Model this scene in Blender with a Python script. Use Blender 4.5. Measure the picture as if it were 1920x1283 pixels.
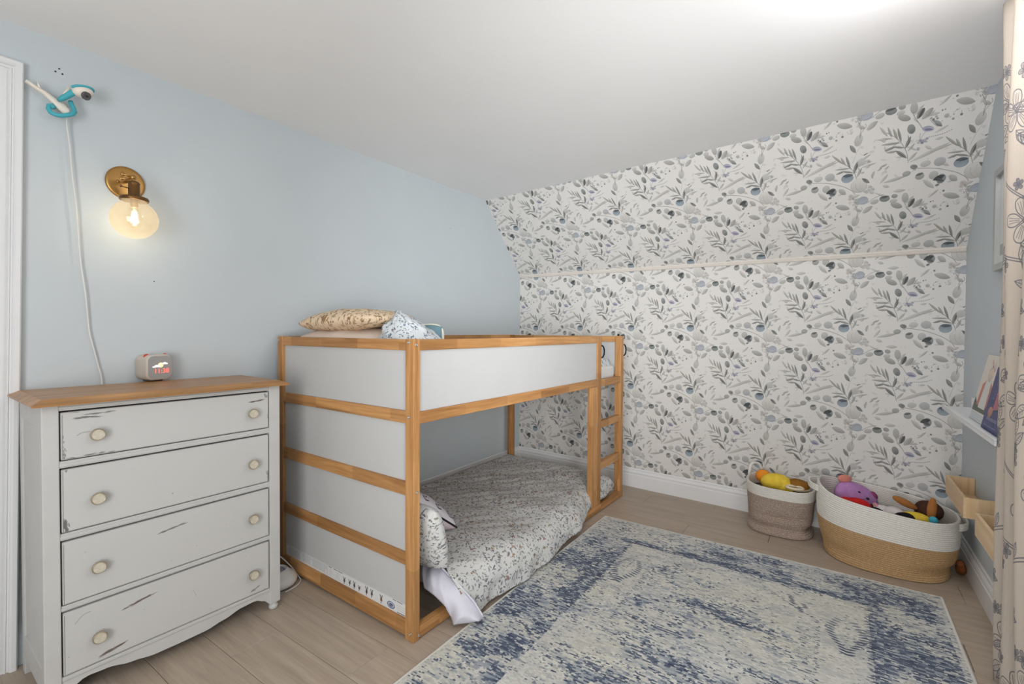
import bpy, bmesh, math, random
import numpy as np
from mathutils import Vector, Matrix

for o in list(bpy.data.objects):
    bpy.data.objects.remove(o, do_unlink=True)
SC = bpy.context.scene
COL = SC.collection
random.seed(7)
RNG = np.random.default_rng(11)
PI = math.pi

# ------------------------------------------------------------------ camera
F_PX, CY_PX = 883.2157, 635.9433
YAW, PITCH, ROLL = 0.602, -0.0179, 0.0052
CAM = np.array([-1.2498, -1.3066, 1.1937])
_f = np.array([math.cos(YAW) * math.cos(PITCH), math.sin(YAW) * math.cos(PITCH), math.sin(PITCH)])
_r = np.array([math.sin(YAW), -math.cos(YAW), 0.0])
_u = np.cross(_r, _f)
CR = _r * math.cos(ROLL) + _u * math.sin(ROLL)
CU = -_r * math.sin(ROLL) + _u * math.cos(ROLL)
CF = _f
cam_data = bpy.data.cameras.new('camera')
cam_data.sensor_width = 36.0
cam_data.sensor_fit = 'HORIZONTAL'
cam_data.lens = F_PX / 1920.0 * 36.0
cam_data.shift_y = -(641.5 - CY_PX) / 1920.0
cam_data.clip_start = 0.02
cam = bpy.data.objects.new('camera', cam_data)
COL.objects.link(cam)
m = Matrix.Identity(4)
for i in range(3):
    m[i][0], m[i][1], m[i][2], m[i][3] = CR[i], CU[i], -CF[i], CAM[i]
cam.matrix_world = m
SC.camera = cam

# ------------------------------------------------------------------ light and exposure
SC.view_settings.view_transform = 'Standard'
SC.view_settings.look = 'None'
SC.view_settings.gamma = 1.0
SC.view_settings.use_curve_mapping = False
SC.view_settings.exposure = 0.07
W = bpy.data.worlds.new('daylight')
SC.world = W
W.use_nodes = True
W.node_tree.nodes['Background'].inputs[0].default_value = (0.95, 0.98, 1.0, 1)
W.node_tree.nodes['Background'].inputs[1].default_value = 0.05
SC.cycles.max_bounces = 10
SC.cycles.diffuse_bounces = 6
SC.cycles.transparent_max_bounces = 12


def area_light(name, loc, target, sx, sy, power, color):
    l = bpy.data.lights.new(name, 'AREA')
    l.shape = 'RECTANGLE'
    l.size, l.size_y, l.energy, l.color = sx, sy, power, color
    o = bpy.data.objects.new(name, l)
    COL.objects.link(o)
    o.location = loc
    d = Vector(target) - Vector(loc)
    o.rotation_euler = d.to_track_quat('-Z', 'Y').to_euler()
    return o


# daylight through the window in the right-hand wall (beside the camera)
area_light('window_daylight', (-0.35, -1.93, 1.32), (0.25, 0.0, 1.32), 1.7, 1.3, 5.0, (0.96, 0.98, 1.0))
# unseen fill light, added on the open side behind the camera
area_light('rear_fill', (-2.5, -1.2, 1.1), (1.6, -1.0, 1.9), 1.2, 1.4, 50.0, (1.0, 0.99, 0.98))
# two unseen fill lights, added beside the camera on the window side
fl = area_light('camera_fill', (-.95, -1.72, 1.45), (1.7, .1, 1.95), .4, .4, 6.0, (1.0, 1.0, 1.0))
fl.data.spread = 1.2
fl = area_light('second_fill', (-.85, -1.80, .98), (1.7, .8, 1.0), .6, .5, 3.3, (1.0, 1.0, 1.0))
fl.data.spread = 1.0


# ------------------------------------------------------------------ world points of things seen in the photograph
def ray(px, py):
    return CF + (px - 960.0) / F_PX * CR - (py - CY_PX) / F_PX * CU


def on_plane(px, py, n, d):
    v = ray(px, py)
    n = np.array(n, float)
    return CAM + v * ((d - n @ CAM) / (n @ v))


def on_x(px, py, x): return on_plane(px, py, (1, 0, 0), x)
def on_y(px, py, y): return on_plane(px, py, (0, 1, 0), y)
def on_z(px, py, z): return on_plane(px, py, (0, 0, 1), z)


# ------------------------------------------------------------------ materials
def lin(c):
    out = []
    for v in c[:3]:
        v = v / 255.0
        out.append(v / 12.92 if v <= 0.04045 else ((v + 0.055) / 1.055) ** 2.4)
    return tuple(out) + (1.0,)


class NT:
    def __init__(self, name):
        self.m = bpy.data.materials.new(name)
        self.m.use_nodes = True
        self.t = self.m.node_tree
        self.b = self.t.nodes['Principled BSDF']
        self.out = self.t.nodes['Material Output']

    def n(self, kind, **kw):
        nd = self.t.nodes.new(kind)
        for k, v in kw.items():
            setattr(nd, k, v)
        return nd

    def l(self, a, b): self.t.links.new(a, b)

    def coord(self, scale=(1, 1, 1), kind='Object', rnd=False):
        tc = self.n('ShaderNodeTexCoord')
        mp = self.n('ShaderNodeMapping')
        mp.inputs['Scale'].default_value = scale
        self.l(tc.outputs[kind], mp.inputs['Vector'])
        if rnd:
            oi = self.n('ShaderNodeObjectInfo')
            ml = self.n('ShaderNodeMath', operation='MULTIPLY')
            ml.inputs[1].default_value = 37.0
            self.l(oi.outputs['Random'], ml.inputs[0])
            cb = self.n('ShaderNodeCombineXYZ')
            for i in range(3):
                self.l(ml.outputs[0], cb.inputs[i])
            self.l(cb.outputs[0], mp.inputs['Location'])
        return mp.outputs['Vector']

    def noise(self, vec, scale, detail=3.0, dist=0.0, rough=0.5):
        nz = self.n('ShaderNodeTexNoise')
        nz.inputs['Scale'].default_value = scale
        nz.inputs['Detail'].default_value = detail
        nz.inputs['Distortion'].default_value = dist
        nz.inputs['Roughness'].default_value = rough
        self.l(vec, nz.inputs['Vector'])
        return nz.outputs['Fac']

    def ramp(self, fac, stops):
        r = self.n('ShaderNodeValToRGB')
        e = r.color_ramp.elements
        while len(e) < len(stops):
            e.new(0.5)
        for i, (p, c) in enumerate(stops):
            e[i].position = p
            e[i].color = c
        self.l(fac, r.inputs['Fac'])
        return r.outputs['Color']

    def mix(self, fac, a, b, blend='MIX'):
        x = self.n('ShaderNodeMix', data_type='RGBA', blend_type=blend)
        for sock, v in ((x.inputs[0], fac), (x.inputs[6], a), (x.inputs[7], b)):
            if isinstance(v, (int, float)):
                sock.default_value = v
            elif isinstance(v, tuple):
                sock.default_value = v
            else:
                self.l(v, sock)
        return x.outputs[2]

    def bump(self, h, strength, dist=0.002):
        b = self.n('ShaderNodeBump')
        b.inputs['Strength'].default_value = strength
        b.inputs['Distance'].default_value = dist
        self.l(h, b.inputs['Height'])
        self.l(b.outputs['Normal'], self.b.inputs['Normal'])

    def color(self, c):
        if isinstance(c, tuple):
            self.b.inputs['Base Color'].default_value = c
        else:
            self.l(c, self.b.inputs['Base Color'])

    def set(self, rough=0.5, metal=0.0, spec=0.5):
        self.b.inputs['Roughness'].default_value = rough
        self.b.inputs['Metallic'].default_value = metal
        self.b.inputs['Specular IOR Level'].default_value = spec
        return self.m


def plain(name, rgb, rough=0.5, metal=0.0, spec=0.4, var=0.04, vscale=6.0, bump=0.0, bscale=200.0):
    t = NT(name)
    v = t.coord()
    c = lin(rgb)
    d = tuple(x * (1 - 2 * var) for x in c[:3]) + (1,)
    t.color(t.ramp(t.noise(v, vscale, 3), [(0.35, d), (0.65, c)]))
    if bump:
        t.bump(t.noise(v, bscale, 2), bump)
    return t.set(rough, metal, spec)


def wood(name, light, dark, axis, joints=0.0, rough=0.45, grain=1.0, tone=0.25, rnd=True):
    """stretched grain along an axis; joints > 0 gives finger-jointed staves of about that length"""
    t = NT(name)
    sc = [26.0, 26.0, 26.0]
    sc[axis] = 1.6
    v = t.coord(tuple(sc), rnd=rnd)
    g = t.noise(v, 1.0 * grain, 6, 1.4, 0.62)
    fine = t.noise(v, 6.0 * grain, 3, 0.2)
    a, b = lin(light), lin(dark)
    mid = tuple((x + y) / 2 for x, y in zip(a[:3], b[:3])) + (1,)
    c = t.ramp(g, [(0.28, b), (0.5, mid), (0.72, a)])
    c = t.mix(0.22, c, t.ramp(fine, [(0.35, b), (0.65, a)]))
    if joints:
        s2 = [16.0, 16.0, 16.0]
        s2[axis] = 1.0 / joints
        fl = t.n('ShaderNodeVectorMath', operation='FLOOR')
        t.l(t.coord(tuple(s2), rnd=rnd), fl.inputs[0])
        wn = t.n('ShaderNodeTexWhiteNoise', noise_dimensions='3D')
        t.l(fl.outputs[0], wn.inputs['Vector'])
        k = t.ramp(wn.outputs['Value'], [(0.0, (1 - tone, 1 - tone * 1.15, 1 - tone * 1.3, 1)), (1.0, (1 + tone * .6, 1 + tone * .6, 1 + tone * .6, 1))])
        c = t.mix(1.0, c, k, 'MULTIPLY')
    t.color(c)
    t.bump(g, 0.06, 0.001)
    return t.set(rough, 0, 0.35)


def printed(name, img, rough=0.8, bump=0.0, bscale=400.0, spec=0.2, sheen=0.0, interp='Linear'):
    t = NT(name)
    uv = t.n('ShaderNodeUVMap')
    ti = t.n('ShaderNodeTexImage', image=img, interpolation=interp)
    t.l(uv.outputs[0], ti.inputs['Vector'])
    t.l(ti.outputs['Color'], t.b.inputs['Base Color'])
    if bump:
        t.bump(t.noise(t.coord(), bscale, 3), bump, 0.002)
    if sheen:
        t.b.inputs['Sheen Weight'].default_value = sheen
    return t.set(rough, 0, spec)


def glow(name, rgb, strength):
    t = NT(name)
    t.b.inputs['Base Color'].default_value = lin(rgb)
    t.b.inputs['Emission Color'].default_value = lin(rgb)
    t.b.inputs['Emission Strength'].default_value = strength
    return t.m


# ------------------------------------------------------------------ meshes
class MB:
    def __init__(self):
        self.v, self.f, self.uv, self.s = [], [], [], []

    def add(self, vs, fs, smooth=True, uvs=None):
        k = len(self.v)
        self.v += [tuple(map(float, p)) for p in vs]
        for i, f in enumerate(fs):
            self.f.append(tuple(a + k for a in f))
            self.s.append(smooth)
            self.uv.append(uvs[i] if uvs else [(0.0, 0.0)] * len(f))
        return self

    def box(self, lo, hi, bev=0.0, seg=2, M=None):
        lo, hi = np.array(lo, float), np.array(hi, float)
        bm = bmesh.new()
        bmesh.ops.create_cube(bm, size=1.0)
        for v in bm.verts:
            v.co = Vector((lo + hi) / 2) + Vector([a * b for a, b in zip(v.co, hi - lo)])
        if bev > 0:
            bev = min(bev, 0.45 * float(min(hi - lo)))
            bmesh.ops.bevel(bm, geom=list(bm.edges), offset=bev, segments=seg, affect='EDGES', profile=0.5)
        self.bm(bm, M, smooth=False)
        return self

    def bm(self, bm, M=None, smooth=True):
        bm.verts.index_update()
        vs = [(M @ v.co if M else v.co) for v in bm.verts]
        fs = [[v.index for v in f.verts] for f in bm.faces]
        self.add(vs, fs, smooth)
        bm.free()

    def prism(self, poly, d, M=None, smooth=False, bev=0.0):
        """poly in xz, extruded along +y by d"""
        bm = bmesh.new()
        a = [bm.verts.new((p[0], 0, p[1])) for p in poly]
        f = bm.faces.new(a)
        r = bmesh.ops.extrude_face_region(bm, geom=[f])
        bmesh.ops.translate(bm, vec=(0, d, 0), verts=[e for e in r['geom'] if isinstance(e, bmesh.types.BMVert)])
        bmesh.ops.recalc_face_normals(bm, faces=list(bm.faces))
        if bev:
            ed = [e for e in bm.edges if abs(e.verts[0].co.y - e.verts[1].co.y) < 1e-9]
            bmesh.ops.bevel(bm, geom=ed, offset=bev, segments=2, affect='EDGES', profile=0.5)
        self.bm(bm, M, smooth)
        return self

    def lathe(self, prof, n=32, M=None, smooth=True, sx=1.0, sy=1.0):
        vs, fs = [], []
        for r, z in prof:
            for i in range(n):
                a = 2 * PI * i / n
                vs.append((r * sx * math.cos(a), r * sy * math.sin(a), z))
        for j in range(len(prof) - 1):
            for i in range(n):
                k = (i + 1) % n
                fs.append((j * n + i, j * n + k, (j + 1) * n + k, (j + 1) * n + i))
        if prof[0][0] > 1e-6: fs.append(tuple(range(n))[::-1])
        if prof[-1][0] > 1e-6: fs.append(tuple((len(prof) - 1) * n + i for i in range(n)))
        if M: vs = [M @ Vector(p) for p in vs]
        return self.add(vs, fs, smooth)

    def tube(self, pts, rad, n=10, cap=True, closed=False):
        P = [Vector(p) for p in pts]
        m_ = len(P)
        R_ = rad if isinstance(rad, (list, tuple)) else [rad] * m_
        vs, fs = [], []
        up = None
        for i, p in enumerate(P):
            if closed: t = P[(i + 1) % m_] - P[i - 1]
            else: t = P[min(i + 1, m_ - 1)] - P[max(i - 1, 0)]
            t.normalize()
            if up is None:
                up = t.orthogonal()
            a = (up - t * up.dot(t)).normalized()
            up = a
            b = t.cross(a)
            for k in range(n):
                th = 2 * PI * k / n
                vs.append(p + (a * math.cos(th) + b * math.sin(th)) * R_[i])
        for i in range(m_ if closed else m_ - 1):
            j = (i + 1) % m_
            for k in range(n):
                q = (k + 1) % n
                fs.append((i * n + k, i * n + q, j * n + q, j * n + k))
        if cap and not closed:
            fs.append(tuple(range(n))[::-1])
            fs.append(tuple((m_ - 1) * n + k for k in range(n)))
        return self.add(vs, fs, True)

    def ball(self, c, r, seg=24, rings=14, M=None):
        bm = bmesh.new()
        bmesh.ops.create_uvsphere(bm, u_segments=seg, v_segments=rings, radius=1.0)
        r = (r, r, r) if isinstance(r, (int, float)) else r
        T = Matrix.Translation(Vector(c)) @ (M if M else Matrix.Identity(4)) @ Matrix.Diagonal((r[0], r[1], r[2], 1))
        self.bm(bm, T, True)
        return self

    def grid(self, P, uv=None, smooth=True, closed_u=False):
        """P: array (nu, nv, 3)"""
        P = np.asarray(P, float)
        nu, nv = P.shape[:2]
        fs, us = [], []
        for i in range(nu if closed_u else nu - 1):
            j = (i + 1) % nu
            for k in range(nv - 1):
                fs.append((i * nv + k, j * nv + k, j * nv + k + 1, i * nv + k + 1))
                if uv is not None:
                    us.append([tuple(uv[i, k]), tuple(uv[j, k]), tuple(uv[j, k + 1]), tuple(uv[i, k + 1])])
        return self.add(P.reshape(-1, 3), fs, smooth, us if uv is not None else None)

    def quad(self, a, b, c, d, uv=((0, 0), (1, 0), (1, 1), (0, 1))):
        return self.add([a, b, c, d], [(0, 1, 2, 3)], False, [list(uv)])

    def transform(self, M):
        self.v = [tuple(M @ Vector(p)) for p in self.v]
        return self

    def mesh(self, name):
        me = bpy.data.meshes.new(name)
        me.from_pydata(self.v, [], self.f)
        me.polygons.foreach_set('use_smooth', self.s)
        if any(any(u != (0.0, 0.0) for u in fu) for fu in self.uv):
            ul = me.uv_layers.new(name='uv')
            flat = [c for fu in self.uv for u in fu for c in u]
            ul.data.foreach_set('uv', flat)
        me.update()
        return me


def link(name, me, material, parent=None, **props):
    o = bpy.data.objects.new(name, me)
    COL.objects.link(o)
    if material: me.materials.append(material)
    if parent: o.parent = parent
    for k, v in props.items():
        if v is not None: o[k] = v
    return o


def obj(name, mb, material, parent=None, label=None, category=None, group=None, kind=None, recentre=True):
    """one mesh object; a top-level one gets its origin at the middle of its base"""
    if parent is None and recentre and category:
        V = np.array(mb.v)
        c = Vector(((V[:, 0].min() + V[:, 0].max()) / 2, (V[:, 1].min() + V[:, 1].max()) / 2, V[:, 2].min()))
        mb.transform(Matrix.Translation(-c))
    else:
        c = None
    o = link(name, mb.mesh(name), material, parent, label=label, category=category, group=group, kind=kind)
    if c is not None: o.location = c
    return o


def thing(name, label, category, loc=(0, 0, 0), rotz=0.0, group=None):
    o = bpy.data.objects.new(name, None)
    COL.objects.link(o)
    o.empty_display_size = 0.05
    o.location = loc
    o.rotation_euler = (0, 0, rotz)
    o['label'], o['category'] = label, category
    if group: o['group'] = group
    return o


def copy_part(src, parent, M=None):
    o = src.copy()
    COL.objects.link(o)
    o.parent = parent
    if M is not None: o.matrix_local = M
    return o


def solid(o, t, offset=-1.0):
    md = o.modifiers.new('thickness', 'SOLIDIFY')
    md.thickness, md.offset = t, offset
    return o


def aim(a, b):
    """matrix that carries +z at the origin onto the segment a -> b (starting at a)"""
    a, b = Vector(a), Vector(b)
    return Matrix.Translation(a) @ (b - a).to_track_quat('Z', 'Y').to_matrix().to_4x4()


# ------------------------------------------------------------------ printed patterns, drawn stroke by stroke
class Print:
    def __init__(self, w, h, bg):
        self.w, self.h = w, h
        self.a = np.empty((h, w, 3), np.float32)
        self.a[:] = np.array(bg, np.float32) / 255.0

    def _put(self, x0, y0, cov, col):
        """alpha-blend coverage cov (array) whose top-left is x0,y0; wraps round the edges"""
        hh, ww = cov.shape
        yy = (np.arange(y0, y0 + hh)) % self.h
        xx = (np.arange(x0, x0 + ww)) % self.w
        sub = self.a[np.ix_(yy, xx)]
        c = np.array(col, np.float32)
        c = c / 255.0 if c.ndim == 1 else c / 255.0
        self.a[np.ix_(yy, xx)] = sub * (1 - cov[..., None]) + c * cov[..., None]

    def leaf(self, cx, cy, L, Wd, ang, col, al=0.9, p=0.8, shade=0.25, vein=True, soft=1.0):
        """pointed leaf, centre, length, width, angle (deg)"""
        r = int(max(L, Wd) / 2 + 4)
        x0, y0 = int(cx) - r, int(cy) - r
        X, Y = np.meshgrid(np.arange(x0, x0 + 2 * r) + .5 - cx, np.arange(y0, y0 + 2 * r) + .5 - cy)
        c, s = math.cos(math.radians(ang)), math.sin(math.radians(ang))
        U, V = X * c + Y * s, -X * s + Y * c
        t = np.clip(U / L + .5, 0, 1)
        half = Wd / 2 * np.sin(PI * t) ** p
        cov = np.clip((half - np.abs(V)) / soft + .5, 0, 1) * (np.abs(U) < L / 2)
        k = 1 - shade * (0.5 + V / max(Wd, 1)) - shade * .6 * (t - .3)
        edge = np.clip(1 - np.abs(half - np.abs(V)) / 1.6, 0, 1) * .22
        k = k - edge
        if vein: k = k - .16 * np.clip(1 - np.abs(V) / 1.0, 0, 1)
        C = np.clip(np.array(col, np.float32)[None, None] * k[..., None], 0, 255)
        self._put(x0, y0, (cov * al).astype(np.float32), C)

    def blob(self, cx, cy, rx, ry, ang, col, al=0.9, soft=1.5, shade=0.2, rim=0.0):
        r = int(max(rx, ry) + soft + 3)
        x0, y0 = int(cx) - r, int(cy) - r
        X, Y = np.meshgrid(np.arange(x0, x0 + 2 * r) + .5 - cx, np.arange(y0, y0 + 2 * r) + .5 - cy)
        c, s = math.cos(math.radians(ang)), math.sin(math.radians(ang))
        U, V = X * c + Y * s, -X * s + Y * c
        q = np.sqrt((U / rx) ** 2 + (V / ry) ** 2)
        d = (1 - q) * min(rx, ry)
        cov = np.clip(d / soft + .5, 0, 1)
        k = 1 - shade * (V / ry * .5 + .2) - rim * np.clip(1 - np.abs(d - 1) / 1.6, 0, 1)
        C = np.clip(np.array(col, np.float32)[None, None] * k[..., None], 0, 255)
        self._put(x0, y0, (cov * al).astype(np.float32), C)

    def line(self, pts, wd, col, al=0.9, smooth=True):
        P = np.array(pts, float)
        if smooth and len(P) > 2:
            t = np.linspace(0, len(P) - 1, 8 * len(P))
            i = np.clip(t.astype(int), 0, len(P) - 2)
            f = (t - i)[:, None]
            p0, p1, p2, p3 = P[np.clip(i - 1, 0, None)], P[i], P[i + 1], P[np.clip(i + 2, None, len(P) - 1)]
            P = .5 * ((2 * p1) + (p2 - p0) * f + (2 * p0 - 5 * p1 + 4 * p2 - p3) * f ** 2 + (3 * p1 - p0 - 3 * p2 + p3) * f ** 3)
        x0, y0 = int(P[:, 0].min() - wd - 2), int(P[:, 1].min() - wd - 2)
        x1, y1 = int(P[:, 0].max() + wd + 3), int(P[:, 1].max() + wd + 3)
        X, Y = np.meshgrid(np.arange(x0, x1) + .5, np.arange(y0, y1) + .5)
        D = np.full(X.shape, 1e9)
        for a, b in zip(P[:-1], P[1:]):
            d = b - a
            l2 = max(d @ d, 1e-9)
            t = np.clip(((X - a[0]) * d[0] + (Y - a[1]) * d[1]) / l2, 0, 1)
            D = np.minimum(D, np.hypot(X - a[0] - t * d[0], Y - a[1] - t * d[1]))
        cov = np.clip(wd / 2 - D + .5, 0, 1) * al
        self._put(x0, y0, cov.astype(np.float32), col)

    def poly(self, pts, col, al=1.0):
        P = np.array(pts, float)
        x0, y0 = int(P[:, 0].min()) - 1, int(P[:, 1].min()) - 1
        x1, y1 = int(P[:, 0].max()) + 2, int(P[:, 1].max()) + 2
        X, Y = np.meshgrid(np.arange(x0, x1) + .5, np.arange(y0, y1) + .5)
        ins = np.zeros(X.shape, bool)
        for (ax, ay), (bx, by) in zip(P, np.roll(P, -1, 0)):
            c = ((ay > Y) != (by > Y)) & (X < (bx - ax) * (Y - ay) / ((by - ay) or 1e-9) + ax)
            ins ^= c
        self._put(x0, y0, ins.astype(np.float32) * al, col)

    def image(self, name):
        im = bpy.data.images.new(name, self.w, self.h, alpha=False)
        px = np.ones((self.h, self.w, 4), np.float32)
        px[..., :3] = np.clip(self.a[::-1], 0, 1)
        im.pixels.foreach_set(px.ravel())
        im.update()
        im.pack()
        return im


def vnoise(h, w, cell, rng, aspect=1.0):
    """smooth value noise in 0..1"""
    gh, gw = max(2, int(h / cell) + 2), max(2, int(w / (cell * aspect)) + 2)
    g = rng.random((gh, gw)).astype(np.float32)
    y, x = np.linspace(0, gh - 1.001, h), np.linspace(0, gw - 1.001, w)
    yi, xi = y.astype(int), x.astype(int)
    fy, fx = (y - yi)[:, None], (x - xi)[None]
    fy, fx = fy * fy * (3 - 2 * fy), fx * fx * (3 - 2 * fx)
    a, b = g[np.ix_(yi, xi)], g[np.ix_(yi, xi + 1)]
    c, d = g[np.ix_(yi + 1, xi)], g[np.ix_(yi + 1, xi + 1)]
    return (a * (1 - fx) + b * fx) * (1 - fy) + (c * (1 - fx) + d * fx) * fy

# ---------------- wallpaper repeat (0.446 m square)
def make_wallpaper():
    K = 0.62
    Wt, Ht = int(1185 * K), int(965 * K)
    p = Print(Wt, Ht, (231, 229, 225))
    G, GD, BL, TEAL, PUR, BLK, PINK, SAND = (176, 177, 172), (138, 140, 138), (160, 167, 178), (124, 138, 148), (138, 138, 158), (70, 73, 76), (192, 182, 180), (176, 173, 158)
    PALE = (206, 205, 200)

    def T(x, y): return (x - 600) * K, (y + .06 * (x - 1050) - 100) * K
    def lf(x, y, L, w, a, c, al=.85, **k): p.leaf(*T(x, y), L * K, w * K, a + 3, c, al, **k)
    def lf2(x0, y0, x1, y1, w, c, al=.85, **k):
        a, b = T(x0, y0), T(x1, y1)
        p.leaf((a[0] + b[0]) / 2, (a[1] + b[1]) / 2, math.hypot(b[0] - a[0], b[1] - a[1]), w * K, math.degrees(math.atan2(b[1] - a[1], b[0] - a[0])), c, al, **k)
    def bl(x, y, rx, ry, a, c, al=.85, **k): p.blob(*T(x, y), rx * K, ry * K, a, c, al, **k)
    def ln(pts, w, c, al=.8): p.line([T(*q) for q in pts], w * K * 1.55, c, al)
    # faint washes behind
    lf2(950, 640, 1330, 470, 40, (209, 207, 202), .7, vein=False)
    lf2(690, 850, 930, 790, 36, (206, 204, 199), .8)
    lf2(1110, 850, 1230, 950, 50, (210, 208, 203), .8)
    lf2(1180, 1060, 1280, 970, 26, (210, 208, 203), .8)
    for x, y, L, a in ((650, 365, 130, 3), (730, 418, 190, -2), (1250, 520, 220, -18), (1700, 560, 160, -14), (1660, 470, 130, -30)):
        lf(x, y, L, 22, a, (205, 204, 199), .8, vein=False)
    r0 = np.random.default_rng(77)
    for _ in range(70):
        x, y = r0.uniform(600, 1785), r0.uniform(100, 1065)
        if r0.random() < .55: lf(x, y, r0.uniform(50, 150), r0.uniform(12, 40), r0.uniform(-60, 60), ((222, 219, 213), (217, 214, 209), (213, 212, 208))[r0.integers(3)], .75, vein=False)
        elif r0.random() < .6: bl(x, y, r0.uniform(12, 40), r0.uniform(10, 26), r0.uniform(0, 180), ((220, 217, 212), (214, 213, 211))[r0.integers(2)], .7, soft=6)
        else: bl(x, y, r0.uniform(3, 7), r0.uniform(3, 6), 0, (176, 174, 172), .7, soft=2)
    # fern sprig
    ln([(935, 640), (915, 545), (870, 455), (800, 372), (735, 325), (690, 300)], 5, GD)
    for q in ((612, 228, 700, 335, 26, PALE), (695, 238, 745, 352, 24, G), (752, 262, 808, 385, 27, SAND), (798, 262, 846, 412, 27, GD),
              (640, 352, 755, 368, 16, PALE), (640, 424, 838, 420, 20, G)):
        lf2(*q, .85)
    lf2(676, 492, 800, 452, 26, GD)
    lf2(760, 455, 885, 478, 22, GD, .8)
    lf2(700, 512, 815, 505, 26, SAND)
    lf2(795, 498, 918, 592, 40, GD, .92)
    lf2(812, 510, 900, 580, 10, BLK, .55, vein=False)
    lf2(892, 488, 938, 362, 36, GD, .9)
    lf2(905, 470, 940, 400, 10, BLK, .6, vein=False)
    lf2(908, 345, 925, 420, 12, GD, .7)
    lf2(935, 625, 1020, 535, 30, G, .6)
    lf2(920, 520, 985, 440, 24, PALE, .9)
    # upper twig
    ln([(1050, 305), (1005, 240), (965, 185), (935, 130)], 5, GD)
    bl(942, 78, 36, 58, -8, (176, 177, 173), .9, rim=.2)
    lf2(790, 140, 918, 190, 66, (180, 179, 172), .9, p=.55)
    lf2(982, 195, 1042, 92, 56, GD, .95, p=.6)
    lf2(995, 192, 1040, 92, 26, BLK, .85, p=.6, vein=False)
    lf2(1030, 205, 1125, 105, 60, (186, 185, 180), .85, p=.6)
    bl(935, 290, 38, 50, -25, (128, 133, 132), .92, rim=.3)
    bl(945, 312, 26, 24, -25, (100, 105, 105), .5, soft=8)
    lf2(1042, 300, 1160, 318, 60, PUR, .92, p=.55, shade=-.4)
    lf2(1060, 312, 1150, 320, 24, (84, 88, 112), .6, p=.6, vein=False)
    ln([(1030, 345), (1030, 400), (1052, 440)], 4, GD, .7)
    ln([(1085, 330), (1050, 375), (1035, 430)], 4, GD, .6)
    for x, y, r, c in ((1040, 420, 20, PUR), (1075, 425, 24, (150, 150, 168)), (1100, 405, 16, PUR), (1055, 445, 16, (96, 98, 116)), (1020, 440, 14, BL), (1095, 435, 14, (168, 168, 182)), (1025, 500, 18, BL), (1025, 515, 10, GD)):
        bl(x, y, r, r * .7, 20, c, .8, soft=4)
    # berries and dots
    for x, y, r, c in ((1118, 205, 11, GD), (1140, 222, 14, (90, 94, 96)), (1165, 195, 14, BL), (1178, 215, 12, GD), (1150, 240, 10, GD), (1215, 142, 8, BLK), (1240, 135, 8, GD), (1262, 200, 24, (170, 172, 170)),
                       (1325, 238, 13, GD), (1325, 195, 7, GD), (1395, 205, 13, (86, 90, 92)), (1350, 155, 7, GD), (1450, 160, 6, G), (1460, 180, 6, G), (1295, 215, 10, PALE), (1332, 988, 12, (92, 96, 98)), (1300, 8 + 1000, 8, PALE)):
        bl(x, y, r, r * .9, 0, c, .85, soft=3)
    lf2(1148, 232, 1232, 298, 42, (150, 156, 158), .9)
    lf2(1165, 270, 1228, 300, 14, (100, 106, 110), .7, vein=False)
    ln([(1395, 200), (1392, 165)], 3, GD)
    ln([(1320, 180), (1350, 158), (1375, 150)], 3, GD, .6)
    for i in range(11):
        t = i / 10
        bl(1120 + 205 * t, 392 - 18 * t - 30 * t ** 3, 8 - 3 * abs(t - .5), 5, -15, GD if i % 3 else PUR, .8, soft=2)
    # second fern sprig with small buds (right)
    ln([(1568, 705), (1545, 640), (1500, 580), (1440, 530)], 5, GD)
    ln([(1600, 330), (1560, 400), (1520, 520)], 4, G, .7)
    for q in ((1275, 405, 1415, 522, 26, SAND), (1380, 440, 1440, 540, 26, G), (1440, 430, 1495, 585, 28, GD), (1310, 580, 1490, 575, 20, G)):
        lf2(*q, .85)
    lf2(1325, 636, 1430, 602, 24, GD)
    lf2(1390, 604, 1525, 628, 24, GD, .8)
    lf2(1535, 640, 1575, 500, 40, (136, 138, 134), .9)
    lf2(1555, 600, 1582, 510, 12, BLK, .7, vein=False)
    lf2(1570, 690, 1625, 580, 32, G, .7)
    lf2(1480, 315, 1550, 405, 46, (140, 142, 140), .9)
    bl(1575, 270, 44, 66, 15, (190, 190, 186), .8, rim=.15)
    bl(1620, 515, 50, 42, 0, (190, 191, 188), .8, soft=5)
    lf2(1690, 420, 1640, 440, 12, GD)
    ln([(1600, 420), (1640, 440), (1668, 415)], 4, G, .6)
    bl(1648, 438, 9, 7, 0, BLK, .7)
    bl(1695, 512, 26, 18, 20, (180, 182, 182), .8, soft=5)
    bl(1700, 516, 9, 8, 0, GD, .7)
    bl(1640, 640, 16, 9, -20, PUR, .6, soft=4)
    # round leaves on the trailing branch
    ln([(1040, 715), (1140, 722), (1250, 738), (1400, 782), (1470, 815), (1530, 855), (1560, 895)], 5, (140, 140, 138))
    ln([(1040, 718), (985, 745), (960, 780)], 4, G, .7)
    bl(1000, 695, 38, 25, 15, (128, 131, 128), .9, rim=.3)
    bl(1012, 690, 22, 12, 20, (84, 88, 88), .5, soft=6)
    bl(930, 765, 42, 30, -8, (160, 162, 158), .9, rim=.25)
    bl(1070, 805, 46, 38, 0, (158, 160, 157), .9, rim=.25)
    lf2(1030, 795, 1105, 770, 26, (92, 96, 96), .8, p=.6)
    bl(1115, 672, 52, 34, -8, (196, 196, 192), .85, rim=.1)
    bl(1255, 662, 58, 46, 0, (174, 177, 179), .85, rim=.12)
    bl(1462, 692, 70, 52, 0, TEAL, .95, rim=.3, shade=-.3)
    lf2(1405, 665, 1530, 655, 34, (62, 74, 84), .75, p=.7, vein=False)
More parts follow.
